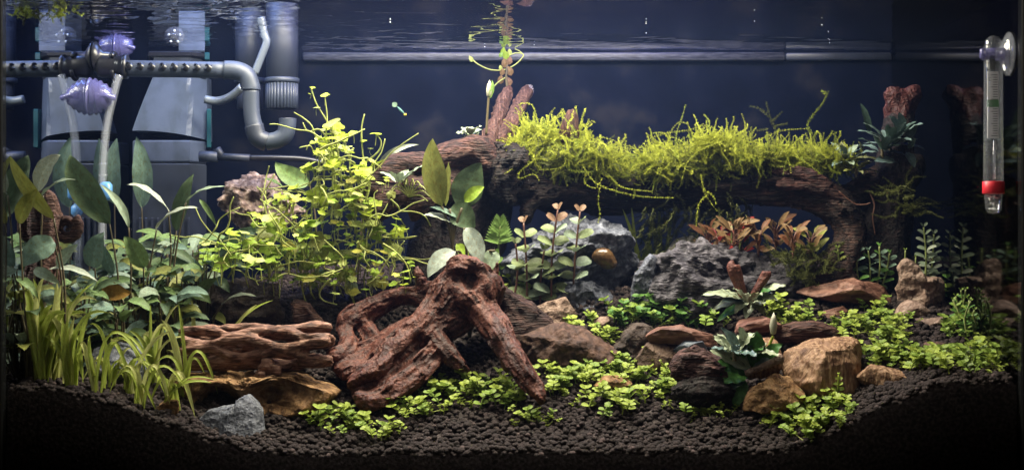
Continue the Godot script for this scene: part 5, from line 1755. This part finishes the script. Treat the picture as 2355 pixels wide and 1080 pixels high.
func frond_into(mb: MB, pts: Array, lw: float, r: RandomNumberGenerator, step: float) -> void:   # a stem with tiny leaves all round
	var c := curve(line(pts, lw * 0.10, lw * 0.05), 6)
	tube(mb, c, 3, 0.0, 0.0, Color.WHITE, Color.WHITE, false)
	var total := 0.0
	for i in range(1, c.size()):
		var p0 := xyz(c[i - 1])
		var p1 := xyz(c[i])
		var seg := p0.distance_to(p1)
		var t := (p1 - p0).normalized()
		var n := t.cross(Vector3(0.3, 1.0, 0.2)).normalized()
		var b := t.cross(n)
		var steps := maxi(1, int(seg / step))
		for s in steps:
			var p := p0.lerp(p1, (s + r.randf()) / steps)
			var k := lw * lerpf(1.0, 0.55, float(i) / c.size())
			for e in 3:
				var a := TAU * (e / 3.0 + r.randf() * 0.3)
				var o := (n * cos(a) + b * sin(a))
				var tip := p + (o * 0.85 + t * 0.75) * k
				var w := o.cross(t).normalized() * k * 0.19
				var m := p + (o * 0.5 + t * 0.3) * k
				var q := mb.add(p, Vector2(0.5, 0.2))
				mb.add(m + w, Vector2(0.2, 0.5))
				mb.add(tip, Vector2(0.5, 0.9))
				mb.add(m - w, Vector2(0.8, 0.5))
				mb.quad(q, q + 1, q + 2, q + 3)


func moss() -> void:
	var r := RandomNumberGenerator.new()
	r.seed = 303
	var top := [[1175, 335], [1200, 292], [1260, 284], [1330, 290], [1400, 335], [1470, 352], [1520, 328], [1560, 296], [1650, 300], [1720, 322], [1800, 322], [1880, 352]]
	var low := [[1175, 375], [1240, 395], [1320, 398], [1420, 425], [1480, 435], [1560, 420], [1640, 415], [1720, 398], [1800, 385], [1880, 372]]
	var fr := []
	for v in 7:
		var mb := MB.new()
		var pts := [Vector3.ZERO]
		var p := Vector3.ZERO
		var dir := Vector3(1, r.randf_range(-0.2, 0.6), r.randf_range(-0.3, 0.3))
		var turn := r.randf_range(-0.9, 0.4)
		for i in 5:
			dir = (dir + Vector3(r.randf_range(-0.35, 0.35), turn + r.randf_range(-0.4, 0.4), r.randf_range(-0.6, 0.6))).normalized()
			p += dir * 0.2
			pts.append(p)
		frond_into(mb, pts, 0.095, r, 0.042)
		fr.append(mb.mesh(Vector3.ZERO))
	var th := thing("moss_mat", "yellow green moss mat draped over the long log", "moss", at(1520, 420, 0.6))
	var mms := []
	for v in 6:
		mms.append([])
	for ci in 82:
		var px := 1174.0 + 704.0 * (ci + r.randf()) / 74.0
		var yt := lin(top, px)
		var yl := lin(low, px)
		var cu := pow(r.randf(), 0.9)
		var cd := 0.61 + r.randf_range(-0.06, 0.06)
		var cp := at(px, lerpf(yt + 16.0, yl - 6.0, cu), cd)
		var big := r.randf_range(0.6, 1.15)
		var sweep := Vector3(r.randf_range(-1, 1), r.randf_range(-0.5, 0.2), r.randf_range(-0.1, 0.6))
		for i in int(76 * big):
			var dir := (Vector3(r.randf_range(-1, 1), r.randf_range(-0.75, 0.75), r.randf_range(-0.7, 0.9)) + sweep * 0.9).normalized()
			var p := cp + Vector3(r.randf_range(-1, 1), r.randf_range(-0.5, 0.6), r.randf_range(-1, 1)) * 0.0075 * big
			var l := r.randf_range(0.007, 0.021) * big
			var z := dir.cross(Vector3(0.2, 1, 0.1)).normalized()
			var bs := Basis(dir, r.randf() * TAU) * Basis(dir, z.cross(dir), z) * l
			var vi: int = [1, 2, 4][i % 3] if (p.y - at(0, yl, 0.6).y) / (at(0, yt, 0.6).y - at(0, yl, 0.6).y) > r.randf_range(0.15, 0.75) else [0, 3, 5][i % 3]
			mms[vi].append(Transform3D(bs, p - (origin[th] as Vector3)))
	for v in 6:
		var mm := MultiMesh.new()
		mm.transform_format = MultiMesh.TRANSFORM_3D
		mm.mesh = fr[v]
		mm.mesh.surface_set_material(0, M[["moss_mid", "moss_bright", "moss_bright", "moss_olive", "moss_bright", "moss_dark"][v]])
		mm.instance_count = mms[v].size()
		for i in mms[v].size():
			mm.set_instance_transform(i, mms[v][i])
		var mi := MultiMeshInstance3D.new()
		mi.name = numbered(th, "moss_tangle")
		mi.multimesh = mm
		mi.set_meta("kind", "stuff")
		th.add_child(mi, true)
	# fronds that can be told apart
	var long_ := [
		[[1212, 300, 0.58], [1205, 262, 0.57], [1196, 240, 0.57], [1222, 240, 0.56], [1234, 268, 0.55], [1236, 290, 0.55]],
		[[1262, 290, 0.57], [1262, 268, 0.56], [1276, 248, 0.56]],
		[[1240, 330, 0.53], [1200, 370, 0.51], [1168, 395, 0.50], [1138, 408, 0.50]],
		[[1250, 340, 0.53], [1225, 370, 0.51], [1195, 395, 0.50], [1196, 410, 0.50], [1226, 400, 0.50], [1240, 414, 0.50]],
		[[1270, 340, 0.52], [1300, 360, 0.51], [1290, 385, 0.50], [1240, 390, 0.5]],
		[[1380, 340, 0.54], [1415, 330, 0.54], [1440, 316, 0.54]],
		[[1465, 345, 0.55], [1490, 322, 0.54], [1530, 306, 0.54], [1580, 300, 0.54], [1625, 288, 0.54], [1650, 300, 0.54]],
		[[1510, 400, 0.52], [1525, 370, 0.51], [1540, 310, 0.51], [1560, 282, 0.51], [1580, 284, 0.51]],
		[[1580, 330, 0.52], [1620, 300, 0.51], [1660, 330, 0.5], [1700, 350, 0.5], [1760, 362, 0.5]],
		[[1660, 325, 0.52], [1610, 345, 0.50], [1580, 375, 0.49], [1570, 410, 0.49]],
		[[1340, 380, 0.52], [1370, 420, 0.50], [1420, 440, 0.49], [1480, 452, 0.49], [1550, 455, 0.5]],
		[[1350, 395, 0.52], [1345, 420, 0.51], [1370, 432, 0.5], [1385, 410, 0.5]],
		[[1400, 400, 0.52], [1430, 430, 0.5], [1500, 440, 0.5]],
		[[1612, 400, 0.51], [1618, 430, 0.5], [1628, 455, 0.5], [1650, 485, 0.49]],
		[[1625, 440, 0.5], [1640, 450, 0.49], [1648, 470, 0.49]],
		[[1630, 445, 0.5], [1610, 465, 0.49], [1604, 490, 0.49], [1602, 520, 0.49]],
		[[1380, 430, 0.54], [1376, 460, 0.54], [1380, 490, 0.53], [1376, 512, 0.53]],
		[[1800, 345, 0.54], [1815, 370, 0.52], [1820, 398, 0.52]],
		[[1665, 310, 0.57], [1675, 282, 0.57]],
		[[1500, 345, 0.54], [1495, 330, 0.54], [1486, 304, 0.54]],
		[[1720, 330, 0.54], [1760, 315, 0.54], [1800, 300, 0.54], [1850, 296, 0.54]],
		[[1840, 350, 0.55], [1880, 345, 0.54], [1925, 340, 0.54]],
	]
	for f in long_:
		var pts := []
		for q in f:
			pts.append(at(q[0], q[1], q[2]))
		var mb := MB.new()
		frond_into(mb, pts, 0.0017, r, 0.0011)
		put(mb, "frond", M["moss_bright"], th)
	for i in 46:
		var px := 1190.0 + 680.0 * (i + r.randf()) / 46.0
		var p := at(px, lin(top, px) + r.randf_range(5, 45), 0.55)
		var dir := Vector3(r.randf_range(-1, 1), r.randf_range(-0.3, 0.8), r.randf_range(0, 0.5)).normalized()
		var pts := [p]
		for k in 4:
			dir = (dir + Vector3(r.randf_range(-0.4, 0.4), r.randf_range(-0.55, 0.2), r.randf_range(-0.2, 0.3))).normalized()
			p += dir * r.randf_range(0.005, 0.009)
			pts.append(p)
		var mb := MB.new()
		frond_into(mb, pts, 0.0015, r, 0.0010)
		put(mb, "frond", M["moss_bright" if i % 3 else "moss_mid"], th)
	# darker upright sprigs standing behind the mat
	var sprigs := [[[[1790, 310, 0.66], [1772, 270, 0.66], [1762, 232, 0.66]], [[1772, 270, 0.66], [1748, 250, 0.66], [1726, 244, 0.66]], [[1776, 280, 0.66], [1800, 256, 0.66]], [[1780, 290, 0.66], [1812, 284, 0.66]], [[1768, 296, 0.66], [1740, 300, 0.66]], "branching dark green moss sprig behind the mat"], [[[1870, 310, 0.62], [1858, 288, 0.62], [1872, 262, 0.62], [1892, 238, 0.62], [1906, 210, 0.62]], [[1902, 216, 0.62], [1890, 208, 0.62]], [[1880, 300, 0.62], [1870, 320, 0.6]], "single tall wavy moss sprig near the bush plant"]]
	for s in sprigs:
		var t2 := thing("moss_sprig", s[-1], "moss", at(s[0][0][0], s[0][0][1], s[0][0][2]))
		for j in s.size() - 1:
			var pts := []
			for q in s[j]:
				pts.append(at(q[0], q[1], q[2]))
			var mb := MB.new()
			frond_into(mb, pts, 0.0021, r, 0.0008)
			put(mb, "frond", M["moss_dark" if s == sprigs[0] else "moss_mid"], t2)
	# the dark curtain under the log and the moss over the creased rock
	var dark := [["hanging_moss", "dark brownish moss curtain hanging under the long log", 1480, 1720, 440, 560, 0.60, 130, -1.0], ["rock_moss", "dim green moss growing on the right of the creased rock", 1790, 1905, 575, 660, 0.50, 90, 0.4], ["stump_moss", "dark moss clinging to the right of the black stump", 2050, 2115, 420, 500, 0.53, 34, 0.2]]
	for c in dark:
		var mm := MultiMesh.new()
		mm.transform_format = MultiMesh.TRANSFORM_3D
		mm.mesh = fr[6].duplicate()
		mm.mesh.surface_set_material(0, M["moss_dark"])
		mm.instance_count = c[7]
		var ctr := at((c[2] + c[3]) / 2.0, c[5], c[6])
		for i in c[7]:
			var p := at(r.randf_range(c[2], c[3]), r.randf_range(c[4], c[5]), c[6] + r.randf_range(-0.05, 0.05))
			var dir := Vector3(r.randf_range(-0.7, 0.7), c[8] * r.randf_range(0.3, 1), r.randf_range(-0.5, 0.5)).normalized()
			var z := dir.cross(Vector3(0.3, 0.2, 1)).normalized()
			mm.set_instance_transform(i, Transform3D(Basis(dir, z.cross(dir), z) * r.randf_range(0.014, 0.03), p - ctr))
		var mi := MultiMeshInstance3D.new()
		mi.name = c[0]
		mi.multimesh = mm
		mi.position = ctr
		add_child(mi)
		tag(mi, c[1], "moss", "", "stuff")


# ---------------------------------------------------------------- plants on the right
func right_plants() -> void:
	var r := RandomNumberGenerator.new()
	r.seed = 88
	# reddish plants behind the creased rock
	var reds := [[1655, 575, 0.53, "red leaved plant by the pale cream rock", ["rotala_red", "rotala_orange"], 15], [1705, 572, 0.54, "plant with one vivid red leaf under the log", ["rotala_orange", "rotala_red"], 16], [1745, 570, 0.52, "orange leaved plant in the middle of the reddish group", ["rotala_orange", "rotala_tan"], 17], [1690, 560, 0.50, "orange plant at the back of the reddish group", ["rotala_orange", "rotala_tan"], 17], [1825, 575, 0.50, "tan orange plant with broad leaves by the log's right leg", ["rotala_tan", "rotala_orange"], 17], [1865, 575, 0.50, "yellowish tan plant at the foot of the log's right leg", ["rotala_tan", "crypt_olive"], 15], [1785, 560, 0.56, "brownish plant in the shade between the orange ones", ["rotala_tan", "rotala_orange"], 16], [1630, 570, 0.56, "small tan plant at the left of the reddish group", ["rotala_tan", "rotala_orange"], 14]]
	for s in reds:
		var p := at(s[0], s[1], s[2])
		var th := thing("red_plant", s[3], "aquarium plant", p, "reddish plants behind the creased rock")
		for i in s[5]:
			var a := r.randf() * TAU
			var l := r.randf_range(0.008, 0.016)
			var h := r.randf_range(-0.003, 0.014)
			var b := p + Vector3(cos(a) * 0.003, h, sin(a) * 0.003)
			var dir := Vector3(cos(a), r.randf_range(0.2, 1.1), sin(a)).normalized()
			leaf(th, b, b + dir * l, r.randf_range(0.0032, 0.0056), Vector3(-cos(a) * 0.4, 0.7, 0.8), M[s[4][0 if r.randf() < 0.45 else 1]], Vector3(0, 0.002, 0), 2, 0.03, 0.25)
			stem(th, [p - Vector3(0, 0.006, 0), p + Vector3(cos(a) * 0.001, h * 0.6, 0), b], 0.0007, 0.0005, M["stem_red"], "stalk", 5)
	# dark bushy rosettes at the right end
	var th := thing("bush_plant", "dark blue green rosette plant on top of the black stump", "aquarium plant", at(2050, 345, 0.54))
	rosette(th, at(2048, 335, 0.52), 20, 0.020, 0.030, 0.0072, ["bush_dark", "bush_blue", "bush_blue"], r, 0.35, 2, 0.05)
	rosette(th, at(2030, 350, 0.51), 12, 0.016, 0.026, 0.0068, ["bush_dark", "bush_blue"], r, 0.4, 2, 0.05)
	leaf(th, at(2000, 300, 0.53), at(1981, 238, 0.53), 0.0062, Vector3(0.4, 0.2, 1), M["bush_dark"], Vector3(0.001, 0, 0), 1, 0.04)
	for e in [[2070, 300, 2046, 268], [2080, 310, 2068, 258], [2080, 330, 2112, 286], [2090, 340, 2108, 320], [2060, 372, 2010, 370], [2085, 350, 2105, 385]]:
		leaf(th, at(e[0], e[1], 0.52), at(e[2], e[3], 0.50), 0.0064, Vector3(0, 0.6, 0.9), M["bush_blue"], Vector3(0, 0.002, 0.002), 2, 0.05)
	th = thing("bush_plant", "olive grey rosette plant at the right end of the moss", "aquarium plant", at(1948, 385, 0.57))
	rosette(th, at(1946, 372, 0.56), 18, 0.013, 0.024, 0.0058, ["bush_olive", "crypt_pale", "bush_blue"], r, 0.35, 2, 0.06)
	rosette(th, at(1970, 395, 0.55), 10, 0.010, 0.018, 0.0048, ["bush_olive", "crypt_olive"], r, 0.5, 2, 0.06)
	# wavy leaved plants among the terrace stones
	th = thing("wavy_plant", "wavy leaved plant with two reddish brown upright stubs", "aquarium plant", gat(1720, 0.38))
	var k := sc(0.37)
	for e in [[1725, 690, 1614, 678, 26, "bush_white"], [1720, 692, 1640, 712, 26, "bush_white"], [1722, 698, 1650, 740, 24, "bush_green"], [1735, 690, 1808, 655, 26, "bush_white"], [1735, 695, 1790, 690, 24, "bush_white"], [1728, 700, 1760, 725, 26, "bush_olive"], [1722, 695, 1660, 695, 24, "bush_blue"], [1730, 698, 1715, 735, 24, "bush_white"], [1730, 690, 1775, 668, 22, "bush_green"], [1724, 692, 1690, 720, 24, "bush_white"]]:
		leaf(th, at(e[0], e[1], 0.37), at(e[2], e[3], 0.34), e[4] * k, Vector3(0, 1, 0.7), M[e[5]], Vector3(0, 14 * k, 0), 2, 0.09, 0.2)
	rosette(th, at(1722, 700, 0.36), 15, 0.012, 0.024, 0.0064, ["bush_white", "bush_olive", "bush_white", "bush_green"], r, 0.6, 2, 0.10)
	for e in [[1712, 690, 1688, 612, 22], [1728, 690, 1764, 630, 16]]:
		var mb := MB.new()
		tube(mb, curve([W(e[0], e[1], 0.37, 9), W(lerpf(e[0], e[2], 0.5), lerpf(e[1], e[3], 0.5), 0.37, e[4] * 0.6), W(e[2], e[3], 0.37, e[4] * 0.7), W(e[2] + 2, e[3] - 6, 0.37, 5)], 6), 14, 0.25, 3.0, Color(0.6, 0.55, 0.5), Color(1.4, 1.3, 1.2))
		put(mb, "old_stub", M["red_wood"], th)
	stem(th, [gat(1722, 0.38), at(1724, 720, 0.37), at(1724, 690, 0.37)], 0.0016, 0.0012, M["stem_red"], "stem")
	th = thing("wavy_plant", "dark green wavy leaved plant with white glints by the orange boulder", "aquarium plant", gat(1725, 0.15))
	k = sc(0.17)
	for e in [[1725, 850, 1640, 770, 34, "bush_white"], [1722, 845, 1660, 752, 32, "bush_blue"], [1728, 840, 1700, 750, 34, "bush_white"], [1722, 855, 1632, 805, 32, "bush_white"], [1735, 850, 1742, 762, 44, "bush_green"], [1738, 852, 1800, 790, 36, "bush_green"], [1720, 862, 1650, 830, 36, "bush_green"], [1718, 868, 1645, 880, 38, "bush_green"], [1712, 872, 1690, 940, 36, "bush_green"], [1722, 858, 1668, 850, 40, "bush_green"], [1730, 852, 1775, 830, 30, "bush_blue"], [1726, 846, 1680, 790, 30, "bush_white"], [1716, 870, 1660, 905, 30, "bush_dark"]]:
		leaf(th, at(e[0], e[1], 0.165), at(e[2], e[3], 0.145), e[4] * k, Vector3(0.1, 0.8, 0.9), M[e[5]], Vector3(0, 12 * k, 4 * k), 2, 0.08, 0.2)
	rosette(th, at(1690, 815, 0.14), 13, 0.011, 0.021, 0.0066, ["bush_white", "bush_green", "bush_white", "bush_blue"], r, 0.35, 2, 0.10)
	rosette(th, at(1735, 812, 0.15), 8, 0.010, 0.017, 0.0062, ["bush_green", "bush_white"], r, 0.35, 2, 0.10)
	var mb2 := MB.new()
	tube(mb2, curve([W(1715, 858, 0.15, 7), W(1750, 845, 0.14, 8), W(1785, 828, 0.13, 9), W(1795, 824, 0.13, 13), W(1801, 822, 0.13, 9)], 5), 12, 0.15, 2.0, Color(0.9, 0.9, 0.9), Color(1.3, 1.3, 1.2))
	put(mb2, "root_stub", M["tan_stone"], th)
	mb2 = MB.new()
	lathe(mb2, at(1779, 770, 0.17), Vector3(0.02, 1, 0), [[0, 0.0], [0.001, 0.0018], [0.006, 0.0026], [0.010, 0.0018], [0.0145, 0.0]], 12)
	put(mb2, "bud", M["root_white"], th)
	stem(th, [at(1742, 845, 0.16), at(1765, 805, 0.17), at(1779, 772, 0.17)], 0.0010, 0.0009, M["strap_green"], "bud_stalk")
	# small stems at the right back
	var st := [[2130, 606, 2132, 522, 9, 30, 16, ["crypt_pale", "crypt_grey"], "feathery stem plant with rows of pale leaves near the right glass"], [1990, 600, 1980, 560, 6, 28, 15, ["crypt_teal", "carpet_deep"], "low bluish green stem plant before the black stump"], [2015, 602, 2030, 566, 6, 28, 15, ["carpet_deep", "crypt_teal"], "low stem plant right of the bluish one"], [1925, 645, 1934, 572, 8, 26, 15, ["carpet_mid", "crypt_olive"], "single light green stem below the log's right leg"], [2188, 690, 2190, 632, 6, 26, 16, ["carpet_deep", "carpet_mid"], "green stem plant right of the upright rock"], [2095, 606, 2090, 575, 4, 14, 8, ["carpet_mid", "carpet_deep"], "tiny green stem behind the upright rock"], [1690, 560, 1690, 520, 4, 16, 8, ["rotala_orange", "rotala_tan"], "orange stem at the very back of the reddish group"]]
	for s in st:
		var b := ground(s[0], s[1])
		var d := clampf(-b.z / DEP, 0.3, 0.52)
		b = gat(s[0], d)
		th = thing("small_stem_plant", s[8], "aquarium plant", b, "small stems on the right slope")
		for j in 2:
			var off := Vector3((j - 0.5) * 0.004, 0, -j * 0.004)
			stem_plant(th, b + off, at(s[2] + j * 14, s[3] + j * 16, d) + off, s[4], s[5] * sc(d), s[6] * sc(d), s[7], s[7][0], r, "stem_green")
	# shrubby clump on the right glass
	for s in [[2232, 790, 0.27, "dark green shrubby clump against the right glass"], [2215, 760, 0.32, "green shrubby clump above the squared tan stone"]]:
		var b := gat(s[0], s[2])
		th = thing("shrubby_plant", s[3], "aquarium plant", b, "shrubby clumps by the right glass")
		for i in 8:
			var tip := b + Vector3(r.randf_range(-0.011, 0.008), r.randf_range(0.012, 0.026), r.randf_range(-0.006, 0.008))
			stem_plant(th, b + Vector3(r.randf_range(-0.005, 0.005), 0, r.randf_range(-0.004, 0.004)), tip, 5, 0.0056, 0.0030, ["carpet_deep", "carpet_deep", "carpet_mid"], "carpet_mid", r, "stem_green")


# ---------------------------------------------------------------- carpet plants
func carpets() -> void:
	var r := RandomNumberGenerator.new()
	r.seed = 606
	var sprigs := []
	for v in 7:
		var mb := MB.new()
		var pts := [Vector3.ZERO]
		var p := Vector3.ZERO
		var dir := Vector3(r.randf_range(-0.5, 0.5), 1, r.randf_range(-0.3, 0.5)).normalized()
		for i in 3:
			p += dir * 0.0028
			pts.append(p)
			dir = (dir + Vector3(r.randf_range(-0.6, 0.6), r.randf_range(-0.3, 0.2), r.randf_range(-0.2, 0.6))).normalized()
		tube(mb, curve(line(pts, 0.0004, 0.0003), 3), 4, 0.0, 0.0, Color.WHITE, Color.WHITE, false)
		for i in range(1, 4):
			var a := r.randf() * TAU
			for e in 2 if i < 3 else 4:
				var aa := a + (PI * e if i < 3 else TAU * e / 4.0)
				var o := Vector3(cos(aa), r.randf_range(0.1, 0.7), sin(aa)).normalized()
				var l := r.randf_range(0.0024, 0.0040)
				leaf_into(mb, (pts[i] as Vector3) + o * 0.0003, (pts[i] as Vector3) + o * l, l * 0.82, (Vector3.UP + Vector3(0, 0, 0.5) - o * 0.2).normalized(), Vector3(0, 0.0003, 0), 3, 0.0, 0.25)
		sprigs.append(mb.mesh(Vector3.ZERO))
	# [label, sprigs, scale, materials, ellipses: [x, y, rx, ry]]
	var ps := [
		["low carpet patch in front of the red driftwood foot", 30, 1.0, 0, [[790, 975, 70, 20], [880, 990, 50, 16], [740, 970, 30, 12]]],
		["wide carpet patch between the red driftwood legs", 58, 1.0, 0, [[1060, 890, 70, 22], [1120, 910, 80, 30], [1000, 925, 60, 22], [940, 945, 50, 16], [1180, 890, 40, 18]]],
		["carpet patch right of the driftwood's front leg", 30, 0.95, 0, [[1290, 875, 50, 24], [1355, 868, 50, 20]]],
		["large carpet patch in the front centre right", 76, 1.0, 0, [[1400, 930, 80, 24], [1470, 900, 90, 30], [1500, 860, 60, 22], [1540, 890, 30, 30], [1440, 880, 50, 20]]],
		["tiny carpet sprig alone on the front soil", 6, 0.8, 0, [[1240, 962, 32, 8]]],
		["small carpet sprigs below the lumpy wood stub", 9, 1.0, 0, [[1600, 940, 22, 14], [1645, 952, 20, 8]]],
		["carpet patch at the foot of the big orange boulder", 62, 1.05, 0, [[1800, 950, 60, 28], [1880, 950, 70, 45], [1930, 930, 30, 25], [1850, 985, 50, 24]]],
		["light carpet patch on the right slope behind the boulder", 52, 1.0, 0, [[1960, 745, 60, 30], [2010, 730, 60, 28], [1905, 775, 40, 20], [2040, 765, 40, 20]]],
		["carpet patch descending right of the big boulder", 40, 1.0, 0, [[2030, 800, 60, 22], [2080, 825, 60, 20], [2020, 830, 30, 16]]],
		["carpet patch filling the right front corner", 58, 1.05, 0, [[2220, 825, 90, 26], [2270, 840, 60, 18], [2160, 835, 40, 14]]],
		["deep green carpet below the creased rock", 52, 1.15, 1, [[1520, 720, 90, 24], [1450, 735, 40, 14], [1600, 735, 50, 18]]],
		["light carpet tuft right of the stubbed wavy plant", 30, 1.0, 0, [[1815, 725, 50, 20], [1850, 745, 30, 14]]],
		["sparse dull carpet on top of the brown terrace stone", 20, 1.0, 2, [[1345, 765, 40, 16], [1390, 778, 30, 12]]],
		["few carpet sprigs by the small grey pebble", 12, 0.9, 2, [[1190, 665, 22, 26]]],
		["carpet sprigs around the squared tan stone", 16, 1.0, 2, [[2215, 765, 40, 14], [2060, 735, 24, 12]]],
		["dim carpet growing in the shade of the terrace", 20, 0.95, 2, [[1490, 830, 60, 14], [1420, 850, 30, 10]]],
	]
	for p in ps:
		var first: Array = p[4][0]
		var c := ground(first[0], first[1])
		var th := thing("carpet_plant", p[0], "carpet plant", c, "carpet plant patches")
		var area := 0.0
		for e in p[4]:
			area += e[2] * e[3]
		for e in p[4]:
			for i in maxi(2, int(1.5 * p[1] * e[2] * e[3] / area)):
				var a := r.randf() * TAU
				var q := sqrt(r.randf()) * (1.0 if r.randf() < 0.8 else 1.35)
				if fb.get_noise_2d(e[0] * 3.0 + cos(a) * q * e[2] * 9.0, e[1] * 3.0 + sin(a) * q * e[3] * 16.0) < -0.22:
					continue
				var w := ground(e[0] + cos(a) * q * e[2], e[1] + 8.0 + sin(a) * q * e[3])
				var d := -w.z / DEP
				w += Vector3(r.randf_range(-0.001, 0.001), -0.0005, 0)
				var s: float = p[2] * r.randf_range(0.6, 1.45)
				var mats: Array = [["carpet_bright", "carpet_bright", "carpet_mid"], ["carpet_deep", "carpet_deep", "carpet_mid"], ["carpet_mid", "carpet_mid", "carpet_bright"]][p[3]]
				inst(sprigs[r.randi() % 7], "sprig", M[mats[r.randi() % 3]], th, Transform3D(Basis(Vector3.UP, r.randf_range(-0.9, 0.9)) * s, w))
		for i in 5:
			var e: Array = p[4][i % p[4].size()]
			var px: float = e[0] + r.randf_range(-1.1, 1.1) * e[2]
			var py: float = e[1] + r.randf_range(-0.6, 1.2) * e[3] + 6.0
			var pts := []
			var dx := r.randf_range(-16, 16)
			for k in 5:
				pts.append(ground(px, py) + Vector3(0, 0.0012 + 0.0016 * sin(k * 1.3 + i), 0))
				px += dx + r.randf_range(-5, 5)
				py += r.randf_range(-5, 5)
			stem(th, pts, 0.0004, 0.0003, M["penny_stem"], "runner", 5)
			for k in [1, 3, 4]:
				inst(sprigs[r.randi() % 7], "sprig", M["carpet_bright" if p[3] != 1 else "carpet_mid"], th, Transform3D(Basis(Vector3.UP, r.randf() * TAU) * p[2] * r.randf_range(0.5, 0.85), pts[k] - Vector3(0, 0.0015, 0)))
	# stems that lift above their patches
	for s in [[1925, 925, 1930, 862, "single carpet stem rising before the big boulder"], [1540, 880, 1520, 832, "arching carpet stem at the edge of the centre patch"], [1360, 740, 1352, 716, "short carpet stem on the terrace soil"]]:
		var b := ground(s[0], s[1])
		var d := -b.z / DEP
		var th := thing("lone_carpet_sprig", s[4], "carpet plant", b, "carpet plant patches")
		stem_plant(th, b, at(s[2], s[3], d), 4, 0.0042, 0.0034, ["carpet_bright"], "carpet_bright", r, "strap_green", 0.45)


# ---------------------------------------------------------------- snails, fry, bubbles, floaters
func small_things() -> void:
	var r := RandomNumberGenerator.new()
	r.seed = 5150
	# brown snail on the lava rock
	var c := at(1386, 590, 0.478)
	var th := thing("brown_snail", "glossy brown round snail sitting on the lava rock", "snail", c)
	var shell := plain("snail_brown", Color.WHITE, 0.25, 0.5)
	shell.albedo_texture = ntex(noise(0.02, 71), [Color(0.035, 0.018, 0.008), Color(0.085, 0.045, 0.018), Color(0.14, 0.08, 0.035)])
	shell.uv1_triplanar = true
	shell.uv1_scale = Vector3(30, 30, 30)
	var mb := MB.new()
	var pts := []
	ball(mb, c + Vector3(0.0002, 0.0, 0.0), Vector3(0.0078, 0.0062, 0.0056))
	for i in 7:
		ball(mb, c + Vector3(0.0011 + i * 0.0007, -0.0007 - i * 0.0006, 0.0), Vector3(0.0074, 0.0060, 0.0054) * (1.0 - i * 0.055))
	put(mb, "shell", shell, th)
	mb = MB.new()
	ball(mb, c + Vector3(0.004, -0.006, -0.001), Vector3(0.006, 0.003, 0.004), 0.2, 1.0)
	put(mb, "foot", M["stem_brown"], th)
	# ramshorn on the left glass
	var d := 0.29
	c = at(152, 524, d)
	th = thing("ramshorn_snail", "dark ribbed ramshorn snail clinging to the left glass", "snail", c)
	mb = MB.new()
	pts = []
	for i in 90:
		var u := i / 89.0
		var a := 0.9 - u * TAU * 2.6
		var rr := 0.0084 * pow(1.0 - u, 0.9)
		var p := c + Vector3(cos(a) * rr, sin(a) * rr, 0.0006 * u)
		pts.append(Vector4(p.x, p.y, p.z, (0.0003 + 0.0030 * pow(1.0 - u, 0.9)) * (1.0 + 0.10 * sin(i * 2.4))))
	tube(mb, pts, 14, 0.05, 2.0, Color(0.5, 0.45, 0.4), Color(1.3, 1.2, 1.1))
	put(mb, "shell", M["dark_wood"], th)
	mb = MB.new()
	ball(mb, c + Vector3(-0.007, -0.003, 0.0), Vector3(0.005, 0.0022, 0.003), 0.2, 2.0)
	put(mb, "foot", M["tan_stone"], th)
	# a fry in open water
	c = at(922, 254, 0.62)
	th = thing("fish_fry", "tiny fish fry with a yellow head in open water", "fish", c)
	mb = MB.new()
	lathe(mb, c + Vector3(-0.0036, 0.0036, 0), Vector3(1, -1, 0.2), [[0.001, 0], [0.002, 0.0006], [0.004, 0.0009], [0.0065, 0.0008], [0.008, 0.0005], [0.0085, 0]], 10)
	put(mb, "body", plain("fry_teal", Color(0.04, 0.11, 0.10), 0.4), th)
	mb = MB.new()
	ball(mb, c + Vector3(0.0030, -0.0030, 0.0012), Vector3(0.0011, 0.0011, 0.0009))
	put(mb, "head", plain("fry_yellow", Color(0.42, 0.33, 0.03), 0.4), th)
	mb = MB.new()
	leaf_into(mb, c + Vector3(-0.0030, 0.0030, 0), c + Vector3(-0.0062, 0.0056, 0), 0.004, Vector3(0, 0, 1), Vector3.ZERO, 2, 0.0, 0.1)
	put(mb, "tail", M["crypt_teal"], th)
	# floating moss at the top left
	c = Vector3(at(112, 20, 0.24).x, WATER, -DEP * 0.24)
	th = thing("floating_moss", "clump of olive moss floating at the surface top left", "moss", c)
	for i in 26:
		var p := c + Vector3(r.randf_range(-0.010, 0.014), r.randf_range(-0.004, 0.0005), r.randf_range(-0.008, 0.008))
		var q := [p]
		for k in 3:
			p += Vector3(r.randf_range(-0.004, 0.004), r.randf_range(-0.003, 0.001), r.randf_range(-0.003, 0.003))
			q.append(p)
		mb = MB.new()
		frond_into(mb, q, 0.0016, r, 0.0008)
		put(mb, "frond", M["moss_mid" if i % 2 else "moss_dark"], th)
	# fine bubbles and drifting specks
	mb = MB.new()
	ball(mb, Vector3.ZERO, Vector3.ONE)
	var bm := mb.mesh(Vector3.ZERO)
	for i in 8:
		var o := MeshInstance3D.new()
		o.name = numbered(self, "bubble")
		add_child(o, true)
		o.mesh = bm
		o.set_surface_override_material(0, M["bubble_white"])
		var dd := r.randf_range(0.3, 0.95)
		var p := at(r.randf_range(700, 2000), r.randf_range(60, 260), dd)
		if i < 8:
			p.y = WATER - r.randf_range(0.0006, 0.004)
		o.position = p
		o.scale = Vector3.ONE * r.randf_range(0.0002, 0.00045)
		tag(o, "tiny white bubble near the water surface", "bubble", "fine bubbles in the water")
